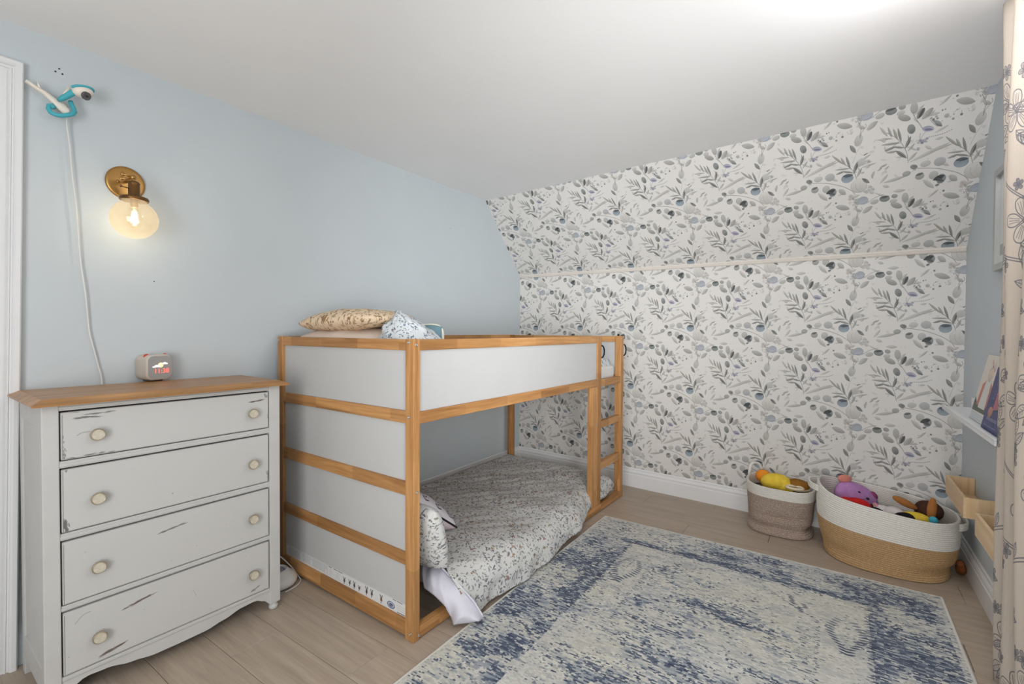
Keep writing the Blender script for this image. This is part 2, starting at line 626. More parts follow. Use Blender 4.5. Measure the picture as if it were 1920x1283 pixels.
    ln([(1440, 690), (1500, 660), (1522, 655)], 3, (70, 80, 88), .6)
    bl(1210, 805, 46, 44, 0, (182, 183, 180), .9, rim=.25)
    bl(1290, 850, 46, 52, 10, (128, 134, 136), .95, rim=.25)
    lf2(1208, 862, 1322, 815, 52, (56, 60, 63), .95, p=.9, vein=False)
    lf2(1245, 845, 1320, 880, 34, (78, 84, 88), .8, vein=False)
    bl(1260, 918, 20, 12, -20, (70, 76, 80), .8, soft=5)
    lf2(1365, 820, 1450, 885, 60, (196, 194, 189), .85, p=.6)
    ln([(1150, 830), (1160, 880), (1225, 915)], 3, PALE, .8)
    # pale open flower, small leaves
    bl(1600, 790, 96, 86, 0, (214, 212, 207), .9, rim=.25, soft=3)
    ln([(1560, 760), (1570, 820), (1620, 865), (1690, 850)], 3, (160, 158, 154), .7)
    ln([(1620, 720), (1610, 790), (1640, 850)], 2.5, (188, 186, 182), .8)
    lf2(1630, 705, 1720, 765, 40, (134, 138, 138), .9)
    lf2(1640, 712, 1685, 735, 14, BLK, .6, vein=False)
    ln([(1760, 640), (1735, 680), (1755, 710)], 7, G, .7)
    lf2(1770, 632, 1740, 720, 26, G, .6)
    for x, y in ((640, 690), (690, 650), (715, 680), (660, 660)):
        lf(x, y, 60, 20, -35, (204, 202, 198), .9)
    for x, y, r, c in ((1730, 810, 24, PINK), (1760, 840, 26, (186, 184, 188)), (1720, 850, 22, (178, 178, 180)), (1690, 870, 30, (186, 184, 182)), (1750, 880, 30, (190, 188, 186)), (1520, 920, 40, PINK), (1500, 950, 22, (190, 182, 176)), (1545, 950, 16, (170, 164, 162))):
        bl(x, y, r, r * .7, 30, c, .75, soft=6)
    for x, y in ((1715, 822), (1745, 812), (1770, 845), (1690, 862), (1660, 872), (1510, 915), (1530, 935)):
        bl(x, y, 8, 5, 20, GD, .6, soft=2)
    # blue round bloom with its speckled side
    bl(1595, 985, 44, 40, 0, (168, 172, 174), .8, soft=6)
    bl(1655, 976, 62, 50, 0, BL, .95, rim=.2, shade=-.2)
    ln([(1620, 1020), (1670, 1010), (1700, 990)], 4, (96, 102, 112), .6)
    for i in range(16):
        bl(1555 + RNG.uniform(-22, 26), 985 + RNG.uniform(-45, 45), RNG.uniform(3, 8), RNG.uniform(3, 6), 0, GD, .75, soft=2)
    ln([(1550, 1010), (1580, 1060), (1600, 1100), (1592, 1150), (1590, 1210)], 4, (120, 120, 120))
    ln([(1640, 1060), (1650, 1090), (1605, 1150), (1590, 1210)], 4, (140, 140, 140))
    lf2(1655, 1130, 1770, 1050, 60, (198, 197, 193), .8)
    lf2(1570, 1080, 1640, 1110, 40, (196, 195, 190), .8)
    # dark-leaved side branch (wraps to the left of the repeat)
    ln([(1700, 1010), (1790, 950), (1890, 912)], 4, (140, 142, 140))
    bl(1790, 1000, 48, 28, -12, (184, 185, 182), .9, rim=.15)
    bl(1900, 968, 58, 38, 5, (124, 132, 130), .95, rim=.3)
    lf2(1845, 960, 1950, 938, 26, (66, 72, 74), .8, vein=False)
    bl(2008, 944, 34, 24, 10, (150, 152, 150), .9, rim=.35)
    bl(2000, 1002, 42, 26, -5, (190, 190, 187), .85)
    lf2(1330, 1030, 1500, 1070, 66, (186, 186, 183), .85, p=.65)
    ln([(1370, 1100), (1372, 1200)], 2, (196, 196, 193), .7)
    bg_ = np.array((231, 229, 225), np.float32) / 255
    p.a[:] = (bg_ + (p.a - bg_) * .84) * .94
    return p.image('wallpaper_print')


# ---------------- floral duvet repeat
def make_floral(name, bg, leafc, accents, n=430, S=560, seed=3, big=1.0, dens_blobs=34):
    r = np.random.default_rng(seed)
    p = Print(S, S, bg)
    for _ in range(n):
        x, y = r.uniform(0, S, 2)
        c = leafc[r.integers(len(leafc))]
        a = r.uniform(0, 360)
        k = r.random()
        if k < .62:
            p.leaf(x, y, r.uniform(9, 19) * big, r.uniform(3.5, 6.5) * big, a, c, r.uniform(.55, .95), vein=False)
        elif k < .8:
            d = r.uniform(10, 26) * big
            q = [(x, y), (x + d * math.cos(math.radians(a)) * .5 + r.uniform(-4, 4), y + d * math.sin(math.radians(a)) * .5 + r.uniform(-4, 4)), (x + d * math.cos(math.radians(a)), y + d * math.sin(math.radians(a)))]
            p.line(q, 1.4 * big, c, .7)
        else:
            p.blob(x, y, r.uniform(1.5, 3.4) * big, r.uniform(1.5, 3) * big, 0, c, .85)
    for _ in range(dens_blobs):
        x, y = r.uniform(0, S, 2)
        c = accents[r.integers(len(accents))]
        for j in range(r.integers(4, 8)):
            a = 2 * PI * j / 6 + r.uniform(-.3, .3)
            d = r.uniform(4, 8) * big
            p.blob(x + d * math.cos(a), y + d * math.sin(a), r.uniform(2.5, 4.6) * big, r.uniform(2, 3.4) * big, math.degrees(a), c, .8, rim=.25)
        p.blob(x, y, 2.4 * big, 2.4 * big, 0, accents[r.integers(len(accents))], .9)
    return p.image(name)


# ---------------- curtain line drawing
def make_curtain_print():
    r = np.random.default_rng(5)
    Wc, Hc = 640, 900
    p = Print(Wc, Hc, (192, 181, 168))
    p.a *= (0.97 + .05 * r.random((Hc, Wc, 1))).astype(np.float32)
    p.a *= (0.98 + .03 * r.random((1, Wc, 1))).astype(np.float32)
    INK = (104, 103, 108)

    def flower(x, y, R, n=5, rot=0.0):
        for i in range(n):
            a = rot + 2 * PI * i / n
            c, s = math.cos(a), math.sin(a)
            def q(u, v): return (x + (u * c - v * s) * R, y + (u * s + v * c) * R)
            p.line([q(.12, .03), q(.45, .27), q(.85, .26), q(1.0, .02), q(.88, -.24), q(.48, -.26), q(.12, -.03)], 3.6, INK, .9)
            for v in (-.1, 0, .1):
                p.line([q(.25, v * .6), q(.6, v), q(.82, v * 1.3)], 2.4, INK, .75)
        p.blob(x, y, R * .12, R * .12, 0, INK, .8)

    def leaf(x, y, L, a, w=.26):
        c, s = math.cos(a), math.sin(a)
        def q(u, v): return (x + (u * c - v * s) * L, y + (u * s + v * c) * L)
        p.line([q(0, 0), q(.3, w * .8), q(.65, w * .7), q(1, 0)], 3.2, INK, .9)
        p.line([q(0, 0), q(.3, -w * .8), q(.65, -w * .7), q(1, 0)], 3.2, INK, .9)
        p.line([q(0, 0), q(.5, 0), q(.95, 0)], 2.6, INK, .8)
        for u in (.2, .35, .5, .65):
            p.line([q(u, 0), q(u + .12, w * .5)], 2.2, INK, .75, smooth=False)
            p.line([q(u, 0), q(u + .12, -w * .5)], 2.2, INK, .75, smooth=False)

    def branch(x0, y0, x1, y1):
        mx, my = (x0 + x1) / 2 + r.uniform(-20, 20), (y0 + y1) / 2 + r.uniform(-20, 20)
        p.line([(x0, y0), (mx, my), (x1, y1)], 3.6, INK, .9)
        p.line([(x0 + 4, y0 + 9), (mx + 3, my + 10), (x1, y1 + 8)], 3.6, INK, .9)
    for (x, y, R, rot) in ((110, 110, 62, .2), (430, 220, 72, .7), (250, 470, 66, .1), (560, 560, 60, 1.1), (90, 700, 70, .5), (400, 780, 66, .9)):
        flower(x, y, R, 5, rot)
        for k in range(3):
            leaf(x + r.uniform(-20, 20), y + 70 + r.uniform(-10, 10), r.uniform(70, 100), r.uniform(.2, 2.9))
        for k in range(4):
            flower(x + r.uniform(-110, 110), y - 95 + r.uniform(-25, 25), r.uniform(18, 26), 5, r.uniform(0, 1))
    for q in ((0, 330, 200, 270), (200, 270, 420, 340), (420, 660, 640, 620), (120, 880, 330, 620), (500, 80, 640, 20), (300, 60, 430, 150)):
        branch(*q)
    for k in range(26):
        leaf(r.uniform(0, Wc), r.uniform(0, Hc), r.uniform(40, 75), r.uniform(0, 6.28))
    return p.image('curtain_print')


# ---------------- distressed rug, 1.62 m wide (s) by 2.30 m (t from the far edge)
def make_rug_print():
    r = np.random.default_rng(23)
    w, h = 1134, 1610
    k = 700.0
    s, t = np.meshgrid((np.arange(w) + .5) / k, (np.arange(h) + .5) / k)
    s2 = np.minimum(s, 1.62 - s)
    t2 = np.minimum(t, 2.30 - t)
    edge = np.minimum(s2, t2)
    n1, n2, n3 = vnoise(h, w, 130, r), vnoise(h, w, 45, r, 1.6), vnoise(h, w, 16, r, 2.2)
    patch = .5 * n1 + .32 * n2 + .18 * n3
    D = np.clip((patch - .46) * 2.2, 0, 1) * .40 + .10

    def bump(cs, ct, rs, rt, a):
        return a * np.exp(-((s - cs) / rs) ** 2 - ((t - ct) / rt) ** 2)
    border = (edge < .285) & (edge > .03)
    D += border * (.10 + .34 * np.clip((n2 - .35) * 2, 0, 1) * np.clip(n1 * 1.6 - .2, 0, 1))
    inner = np.exp(-((edge - .262) / .028) ** 2)
    D += inner * (.04 + .46 * np.clip(n2 * 1.7 - .45, 0, 1))
    band = (edge > .285) & (edge < .46)
    D *= np.where(band, .35, 1)
    for q in ((.742, .15, .10, .035, .7), (.60, .24, .14, .03, .45), (.86, .25, .2, .028, .4), (1.06, .28, .16, .03, .4), (.12, .67, .10, .06, .6), (.25, .72, .05, .16, .65), (.24, .50, .05, .08, .35), (.53, .82, .05, .06, .5),
              (.80, .69, .10, .03, .55), (.90, .735, .12, .025, .5), (1.36, .60, .035, .13, .55), (1.46, .62, .07, .10, .6), (1.52, .70, .05, .12, .5), (1.38, .30, .03, .05, .3),
              (.10, .35, .06, .1, .25), (.62, .95, .14, .03, .4), (.78, 1.12, .18, .05, .45), (1.05, 1.02, .10, .04, .4), (.30, 1.02, .12, .08, .35), (.1, 1.1, .1, .12, .3), (.55, 1.35, .2, .08, .4), (1.4, 1.1, .1, .2, .4)):
        D += bump(*q)
    # woven dashes lying across the rug
    def dash(ln_, ht):
        a = r.random((h // ht + 2, w // ln_ + 2)).astype(np.float32)
        off = r.integers(0, ln_, h // ht + 2)
        yi = np.arange(h) // ht
        xi = (np.arange(w)[None] + off[yi][:, None]) // ln_
        return a[yi[:, None], np.clip(xi, 0, a.shape[1] - 1)]
    d1, d2, d3 = dash(14, 5), dash(19, 6), dash(7, 4)
    D = np.clip(D, 0, .66)
    nz = .55 * d1 + .30 * d3 + .15 * n3
    nz = np.clip((nz - nz.mean()) / nz.std() * .27 + .56, 0, 1)
    M1 = np.clip((D - nz + .10) * 5, 0, 1) * (.55 + .45 * d2)
    M2 = np.clip((D * 1.1 - d2 * .9 + .03) * 3.5, 0, 1) * (.5 + .5 * d3)
    base = np.array((203, 201, 194), np.float32)[None, None] * np.ones((h, w, 1), np.float32)
    base *= (0.90 + .12 * d3 + .05 * d2 + .05 * (n2 - .5))[..., None]
    warm = vnoise(h, w, 200, r)
    base *= np.stack([1 - .02 * warm, 1 - .01 * warm, 1 - .03 * (1 - warm)], -1)
    grey = np.clip((vnoise(h, w, 30, r, 2.0) - .52) * 3, 0, 1) * np.clip(d1 * 1.4 - .3, 0, 1) * .6
    base = base * (1 - grey[..., None]) + np.array((150, 155, 162), np.float32) * grey[..., None]
    navy, mid = np.array((44, 56, 82), np.float32), np.array((126, 138, 154), np.float32)
    base = base * (1 - .75 * M2[..., None]) + mid * .75 * M2[..., None]
    base = base * (1 - .93 * M1[..., None]) + navy * .93 * M1[..., None]
    P = Print(w, h, (0, 0, 0))
    P.a[:] = base / 255.0
    NV = (62, 76, 104)

    def dashes(pts, step=.012, L=11, al=.75, jitter=.004, both=True):
        pts = np.array(pts, float)
        for (a, b) in zip(pts[:-1], pts[1:]):
            n = int(np.linalg.norm(b - a) / step)
            for i in range(n):
                if r.random() < .2: continue
                q = a + (b - a) * i / n + r.normal(0, jitter, 2)
                P.leaf(q[0] * k, q[1] * k, L * r.uniform(.7, 1.3), 4, r.uniform(-14, 14), NV, al * r.uniform(.5, 1), vein=False)
    for mx in (False, True):
        X = (lambda v: 1.62 - v) if mx else (lambda v: v)
        dashes([(X(1.165), 1.0), (X(1.165), .53), (X(1.11), .50), (X(.92), .335), (.81, .30)], .010, 9)
        dashes([(X(1.335), .95), (X(1.335), .27)], .011, 18, .8)
        dashes([(X(1.335), .275), (.81, .262)], .010, 12, .6)
        # leaf pair motif in the pale band
        for dy in np.linspace(0, .24, 14):
            wv = .06 * math.sin(PI * min(1, dy / .24 + .12)) + .012
            for sg in (-1, 1):
                P.leaf((X(1.258) + sg * wv * .75) * k, (.47 + dy) * k, 26, 7, 18 * sg * (-1 if mx else 1) * -1, NV, .45 + .4 * (dy / .24), vein=False)
        dashes([(X(1.258), .42), (X(1.258), .70)], .016, 7, .6)
        for sx_, yy in ((1.06, .38), (1.10, .43)):
            for dy in np.linspace(0, .06, 6):
                P.leaf(X(sx_) * k + r.normal(0, 5), (yy + dy) * k, 18, 6, r.uniform(-20, 20), NV, .75, vein=False)
    for ex in (0.0, 1.62):
        pass
    e = (edge < .012)[..., None]
    P.a[:] = np.where(e, np.array((214, 211, 203), np.float32) / 255.0, P.a)
    return P.image('rug_print')


# ---------------- strip of stickers along the foot of the bed end (0.94 x 0.085 m)
def make_sticker_print():
    r = np.random.default_rng(9)
    p = Print(1024, 100, (214, 216, 216))
    p.line([(0, 4), (1024, 4)], 2, (150, 152, 156), .7, False)
    for x0, x1 in ((20, 150), (165, 255), (265, 400)):
        for y in range(16, 88, 9):
            x = x0 + r.uniform(0, 8)
            while x < x1 - 10:
                L = r.uniform(6, 22)
                p.line([(x, y), (x + L, y)], 3, (148, 152, 158), .8, False)
                x += L + 5
    p.poly([(402, 4), (408, 4), (408, 96), (402, 96)], (206, 182, 184))
    for x in (420, 465, 505, 930, 960):
        p.line([(x, 10), (x + r.uniform(18, 34), 12)], 5, (70, 72, 78), .9, False)
    for x0 in (420, 480):
        for y in range(28, 80, 10):
            p.line([(x0, y), (x0 + r.uniform(20, 44), y)], 2, (170, 172, 176), .8, False)
    INK = (58, 54, 58)
    for i, x in enumerate((555, 600, 638, 678, 735, 775, 845)):
        hh = (40, 34, 46, 26, 58, 48, 50)[i]
        y = 76 - (i % 2) * 6
        p.blob(x, y - hh * .3, 7, hh * .3, 8, INK if i != 6 else (120, 92, 60), .9)
        p.line([(x - 2, y - hh * .5), (x - 8, y - hh)], 5, INK, .9, False)
        p.line([(x + 2, y - hh * .5), (x + 7, y - hh)], 5, INK, .9, False)
        p.line([(x, y), (x - 2, y + 14)], 4, INK if i != 4 else (150, 60, 60), .9, False)
        p.line([(x - 8, y - hh * .35), (x + 10, y - hh * .2)], 3, (110, 84, 84), .8, False)
    p.blob(915, 62, 27, 27, 0, (96, 112, 150), .95)
    p.blob(915, 62, 21, 21, 0, (188, 196, 212), .95)
    p.blob(915, 62, 13, 13, 0, (52, 62, 98), .95)
    p.line([(905, 58), (924, 68)], 4, (200, 206, 218), .9, False)
    for y in (40, 56, 72):
        p.line([(955, y), (1010, y)], 2, (150, 152, 158), .7, False)
    p.line([(960, 92), (1015, 92)], 6, (80, 82, 90), .9, False)
    return p.image('sticker_print')


def make_cover_cream():
    r = np.random.default_rng(4)
    p = Print(300, 400, (214, 206, 194))
    p.poly([(0, 350), (300, 350), (300, 400), (0, 400)], (196, 204, 208))
    for y in (360, 372, 386):
        p.line([(30, y), (270, y)], 3, (170, 172, 170), .8, False)
    p.poly([(0, 260), (60, 300), (150, 285), (240, 300), (300, 262), (300, 345), (0, 345)], (74, 82, 70))
    p.poly([(60, 180), (110, 150), (130, 300), (50, 310)], (190, 110, 100))
    p.poly([(190, 150), (240, 190), (250, 310), (180, 300)], (184, 104, 96))
    p.poly([(100, 150), (200, 150), (215, 320), (90, 320)], (206, 204, 198))
    p.line([(110, 150), (95, 230), (90, 320)], 4, (110, 100, 92))
    p.line([(195, 150), (208, 230), (215, 320)], 4, (110, 100, 92))
    p.blob(150, 110, 40, 46, 0, (216, 196, 180), .95, rim=.3)
    p.line([(112, 92), (150, 62), (188, 92)], 5, (120, 92, 84))
    for i in range(16):
        x, y = r.uniform(40, 260), r.uniform(12, 70)
        p.line([(x, y), (x + r.uniform(-12, 14), y + 14), (x + r.uniform(-6, 10), y + 26)], 4, (168, 92, 86), .8)
    return p.image('cream_cover')


def make_cover_blue():
    r = np.random.default_rng(6)
    p = Print(300, 400, (42, 54, 104))
    for _ in range(60):
        p.blob(*r.uniform(0, 400, 2), r.uniform(8, 40), r.uniform(8, 30), r.uniform(0, 180), [(56, 62, 120), (36, 46, 90), (72, 66, 120)][r.integers(3)], .5, soft=8)
    p.poly([(120, 120), (190, 110), (215, 250), (120, 270)], (168, 92, 108))
    p.blob(155, 96, 26, 30, 0, (206, 160, 140), .9)
    p.blob(90, 285, 40, 34, 0, (190, 130, 100), .9, rim=.3)
    p.line([(180, 150), (235, 100), (260, 60)], 14, (120, 130, 160), .9)
    for i in range(7):
        x = 60 + i * 27
        p.line([(x, 335), (x + 10, 318), (x + 16, 336)], 4, (196, 190, 200), .85)
    for i in range(14):
        p.blob(r.uniform(10, 290), r.uniform(10, 200), 3, 3, 0, (206, 206, 220), .9)
    p.line([(40, 372), (250, 372)], 4, (150, 150, 180), .8, False)
    return p.image('blue_cover')


def make_cushion_print():
    r = np.random.default_rng(14)
    p = Print(400, 400, (214, 210, 216))
    for i in range(4):
        for j in range(4):
            x, y = 55 + 98 * i + (j % 2) * 40, 50 + 100 * j
            p.line([(x - 16, y - 22), (x + 10, y - 26), (x + 20, y - 6), (x - 6, y + 4), (x - 12, y + 22), (x + 16, y + 24)], 8, (58, 58, 66), .9)
            p.line([(x - 26, y + 4), (x - 20, y + 20)], 6, (58, 58, 66), .9)
            p.blob(x + 2, y - 12, 5, 5, 0, (140, 140, 150), .9)
    return p.image('cushion_print')

# ================================================================== materials used in many places
M_BLUE = plain('pale_blue_paint', (196, 204, 208), .62, var=.012, vscale=3, bump=.05, bscale=60)
M_CEIL = plain('ceiling_paint', (240, 240, 240), .8, var=.008, vscale=2, bump=.03, bscale=90)
M_TRIM = plain('white_gloss_trim', (228, 229, 230), .35, var=.01)
M_PAPER = printed('wallpaper', make_wallpaper(), rough=.72, spec=.25)
M_CREAM = plain('cream_trim', (218, 211, 203), .5, var=.02)
M_DARK = plain('dark_gap', (44, 44, 46), .7)
M_WHITE = plain('white_plastic', (222, 222, 220), .35)
M_STEEL = plain('screw_steel', (190, 188, 184), .35, metal=.9)
M_BLACK = plain('black_metal', (34, 34, 36), .4, metal=.6)

YB, YR = 1.056, -1.867           # blue wall, right-hand wall
XL = -2.7                        # how far the room goes on behind the camera
KB, KR = (2.3145, 1.685), (2.147, 1.638)      # foot of the slope (x, z) at the blue / right wall
TB, TR = (1.798, 2.249), (1.630, 2.270)       # top of the slope


def xfar(y, z=0.0):
    """the papered wall's x at y"""
    return KB[0] + (KR[0] - KB[0]) * (YB - y) / (YB - YR)


# ------------------------------------------------------------------ blue wall
b = MB()
b.prism([(XL, 0), (KB[0], 0), KB, TB, (XL, TB[1])], 0.10, Matrix.Translation((0, YB, 0)))
wl = obj('wall_left', b, M_BLUE, kind='structure')
for i, (px, py, r) in enumerate(((104, 134, .0028), (111, 129, .0028), (117, 139, .003), (845, 428, .0022), (289, 528, .0022))):
    p = on_y(px, py, YB - .0012)
    h = MB().ball(p, (r, .0012, r), 10, 6)
    obj('screw_hole', h, M_DARK, wl)

# ------------------------------------------------------------------ right wall with the window opening beside the camera
WX0, WX1, WZ0, WZ1 = -1.22, 0.52, 0.66, 2.02
b = MB()
T_ = Matrix.Translation((0, YR - .10, 0))
b.prism([(WX1, 0), (KR[0], 0), KR, TR, (WX1, TR[1])], 0.10, T_)
b.prism([(XL, 0), (WX0, 0), (WX0, TR[1]), (XL, TR[1])], 0.10, T_)
b.prism([(WX0, 0), (WX1, 0), (WX1, WZ0), (WX0, WZ0)], 0.10, T_)
b.prism([(WX0, WZ1), (WX1, WZ1), (WX1, TR[1]), (WX0, TR[1])], 0.10, T_)
obj('wall_right', b, M_BLUE, kind='structure')
b = MB()
for lo, hi in (((WX0 - .06, YR, WZ0 - .06), (WX1 + .06, YR + .018, WZ0)), ((WX0 - .06, YR, WZ1), (WX1 + .06, YR + .018, WZ1 + .06)),
               ((WX0 - .06, YR, WZ0), (WX0, YR + .018, WZ1)), ((WX1, YR, WZ0), (WX1 + .06, YR + .018, WZ1))):
    b.box(lo, hi, .003)
win = obj('window_1', b, M_TRIM, kind='structure')
b = MB().box((WX0, YR - .06, (WZ0 + WZ1) / 2 - .02), (WX1, YR - .03, (WZ0 + WZ1) / 2 + .02), .003)
obj('meeting_rail', b, M_TRIM, win)

# ------------------------------------------------------------------ papered wall: upright part and the slope above it
TILE = 0.446


def paper_uv(s, d): return ((s - 1.793) / TILE + .354, d / TILE + .96)


LEN = math.hypot(KB[0] - KR[0], YB - YR)
SL = math.hypot(KB[0] - TB[0], TB[1] - KB[1])


def paper(name, a, b_, c, d, va, vb, vc, vd):
    bb = MB().quad(a, b_, c, d, uv=(paper_uv(0, va), paper_uv(LEN, vb), paper_uv(LEN, vc), paper_uv(0, vd)))
    o = obj(name, bb, M_PAPER, kind='structure')
    solid(o, .02, -1)
    return o


paper('wall_back', (KB[0], YB, 0), (KR[0], YR, 0), (KR[0], YR, KR[1]), (KB[0], YB, KB[1]), -1.485, -1.485, KR[1] - 1.485, KB[1] - 1.485)
PH = 0.145
paper('wall_slope', (KB[0], YB, KB[1]), (KR[0], YR, KR[1]), (TR[0], YR, TR[1]), (TB[0], YB, TB[1]), PH, PH + .01, PH + SL + .04, PH + SL)

# moulding along the foot of the slope
def sweep(name, prof, p0, p1, n_in, mat, tilt=0.0):
    """profile (out, up) swept from p0 to p1; n_in = direction out of the wall"""
    p0, p1, n_in = Vector(p0), Vector(p1), Vector(n_in).normalized()
    bb = MB()
    vs = []
    for p in (p0, p1):
        for o, u in prof: vs.append(p + n_in * o + Vector((0, 0, u)))
    n = len(prof)
    fs = [(i, (i + 1) % n, n + (i + 1) % n, n + i) for i in range(n)] + [tuple(range(n))[::-1], tuple(range(n, 2 * n))]
    bb.add(vs, fs, False)
    return obj(name, bb, mat, kind='structure')


nfar = Vector((-(YB - YR), (KB[0] - KR[0]), 0)).normalized()
nfar = nfar if nfar.x < 0 else -nfar
sweep('trim_1', [(-.004, -.016), (.010, -.016), (.014, -.010), (.009, -.004), (.013, .001), (.013, .008), (.007, .014), (-.012, .016)],
      (KB[0], YB - .001, KB[1]), (KR[0], YR + .001, KR[1]), nfar, M_CREAM)
BASE = [(0, 0), (.016, 0), (.016, .092), (.011, .097), (.012, .107), (.015, .111), (.011, .120), (.006, .126), (.006, .137), (0, .143)]
sweep('baseboard_back', BASE, (KB[0], YB, 0), (KR[0], YR, 0), nfar, M_TRIM)
sweep('baseboard_left', BASE, (-.86, YB, 0), (KB[0], YB, 0), (0, -1, 0), M_TRIM)
sweep('baseboard_right', BASE, (-2.6, YR, 0), (KR[0], YR, 0), (0, 1, 0), M_TRIM)

# ------------------------------------------------------------------ ceiling
b = MB().add([(XL, YR, TR[1]), (TR[0], YR, TR[1]), (TB[0], YB, TB[1]), (XL, YB, TB[1]),
              (XL, YR - .1, TR[1] + .08), (TR[0] + .1, YR - .1, TR[1] + .08), (TB[0] + .1, YB + .1, TB[1] + .08), (XL, YB + .1, TB[1] + .08)],
             [(0, 1, 2, 3), (7, 6, 5, 4), (0, 4, 5, 1), (1, 5, 6, 2), (2, 6, 7, 3), (3, 7, 4, 0)], False)
obj('ceiling', b, M_CEIL, kind='structure')

# ------------------------------------------------------------------ plank floor: every plank a piece of its own
b = MB().box((XL, YR - .05, -.05), (2.36, YB + .05, -.008))
floor = obj('floor', b, plain('floor_underlay', (70, 62, 56), .8), kind='structure')
M_PLANK = wood('vinyl_plank', (186, 171, 154), (156, 141, 125), 1, rough=.42, grain=.8)
PW, PL, GAP = 0.182, 1.22, 0.0007
mb = MB().box((-PW / 2 + GAP, -PL / 2 + GAP, -.008), (PW / 2 - GAP, PL / 2 - GAP, 0), .0012, 1)
plank_me = mb.mesh('plank')
plank_me.materials.append(M_PLANK)
short = {}
row = 0
x = 2.30 - PW / 2
while x > XL:
    y = YR + (row * 0.43) % PL - PL / 2
    while y - PL / 2 < YB:
        y0, y1 = max(y - PL / 2, YR), min(y + PL / 2, YB)
        if y1 - y0 > .03:
            if y1 - y0 > PL - .001:
                me = plank_me
            else:
                key = round(y1 - y0, 4)
                if key not in short:
                    me = MB().box((-PW / 2 + GAP, -(y1 - y0) / 2 + GAP, -.008), (PW / 2 - GAP, (y1 - y0) / 2 - GAP, 0), .0012, 1).mesh('plank')
                    me.materials.append(M_PLANK)
                    short[key] = me
                me = short[key]
            o = bpy.data.objects.new('plank', me)
            COL.objects.link(o)
            o.parent = floor
            o.location = (x, (y0 + y1) / 2, 0)
        y += PL
    x -= PW
    row += 1

# ------------------------------------------------------------------ door and its casing at the left end of the blue wall
def lean(z): return -.885 + (z - .05) * .0172          # the old casing's outer edge
CAS = [(0, 0), (.0, .022), (.004, .026), (.016, .026), (.021, .021), (.0225, .014), (.027, .014), (.029, .018), (.032, .018), (.033, .012), (.040, .012), (.040, 0)]
b = MB()
n = len(CAS)
fs = [(i, (i + 1) % n, n + (i + 1) % n, n + i) for i in range(n)]
vs = [(lean(0) - o, YB - d, 0) for (o, d) in CAS] + [(lean(2.116 - o) - o, YB - d, 2.116 - o) for (o, d) in CAS]
b.add(vs, fs, False)
vs = [(-2.0, YB - d, 2.116 - o) for (o, d) in CAS] + [(lean(2.116 - o) - o, YB - d, 2.116 - o) for (o, d) in CAS]
b.add(vs, fs, False)
obj('trim_2', b, M_TRIM, kind='structure')
b = MB().box((-1.75, YB - .012, .005), (-.884, YB, 2.08), .002)
door = obj('door_1', b, M_TRIM, kind='structure')
b = MB()
for z0, z1 in ((.2, .95), (1.08, 1.95)):
    b.box((-1.62, YB - .018, z0), (-1.02, YB - .010, z1), .004)
obj('panel', b, M_TRIM, door)

# ================================================================== loft bed (coordinates along the bed: x length, y towards the blue wall)
BYAW = -0.0256
BM = Matrix.Rotation(BYAW, 4, 'Z')
BMI = BM.inverted()
def bl_(p): return np.array(BMI @ Vector(p))          # world -> bed
NXB = (math.cos(BYAW), math.sin(BYAW), 0)
NYB = (-math.sin(BYAW), math.cos(BYAW), 0)
def b_x(px, py, x): return bl_(on_plane(px, py, NXB, x))
def b_y(px, py, y): return bl_(on_plane(px, py, NYB, y))
def b_z(px, py, z): return bl_(on_z(px, py, z))

PINE_L, PINE_D = (202, 154, 100), (146, 100, 56)
PINE = [wood('pine_x', PINE_L, PINE_D, 0, .30, grain=.8), wood('pine_y', PINE_L, PINE_D, 1, .26, grain=.8), wood('pine_z', PINE_L, PINE_D, 2, .42, grain=.8)]
M_BOARD = plain('white_board', (190, 191, 191), .45, var=.01)
M_STICK = printed('sticker', make_sticker_print(), rough=.4)

bed = thing('loft_bed', 'low pine loft bed with white panels and a short ladder in the corner', 'bed', (0, 0, 0), BYAW)


def bar(name, lo, hi, axis, bev=.0025, label=None):
    return obj(name, MB().box(lo, hi, bev), PINE[axis], bed, label=label)


LB = 2.0
bar('post', (0, 0, 0), (.033, .047, 1.16), 2)
bar('post', (0, .943, 0), (.033, .99, 1.16), 2)
bar('post', (LB - .048, 0, 0), (LB, .046, 1.16), 2)
bar('post', (LB - .068, .943, 0), (LB - .025, .99, 1.16), 2)
LV = [(1.116, 1.158), (.835, .883), (.557, .610), (.287, .335), (.012, .074)]
for z0, z1 in LV:
    bar('end_rail', (.002, .0475, z0), (.030, .9425, z1), 1)
for (a, b2) in zip(LV[:-1], LV[1:]):
    obj('end_panel', MB().box((.013, .0475, b2[1]), (.021, .9425, a[0])), M_BOARD, bed)
s0, s1 = (.0125, .935, .074), (.0125, .05, .074)
b = MB().quad(s0, s1, (s1[0], s1[1], .126), (s0[0], s0[1], .126))
obj('sticker_strip', b, M_STICK, bed, label='printed sticker strip along the foot of the bed end')
# front
bar('long_rail', (.0335, 0, 1.116), (1.5745, .026, 1.158), 0)
bar('long_rail', (.0335, -.001, .835), (1.5745, .030, .881), 0)
bar('long_rail', (.0335, 0, .006), (LB - .0485, .034, .050), 0)
obj('side_panel', MB().box((.0335, .010, .881), (1.5745, .017, 1.116)), M_BOARD, bed)
bar('ladder_post', (1.575, 0, .0505), (1.632, .040, 1.16), 2)
bar('support_post', (1.512, .002, .0505), (1.574, .038, .834), 2)
for z0, z1 in ((.826, .873), (.553, .598), (.277, .328)):
    bar('rung', (1.6325, .003, z0), (LB - .0485, .036, z1), 0)
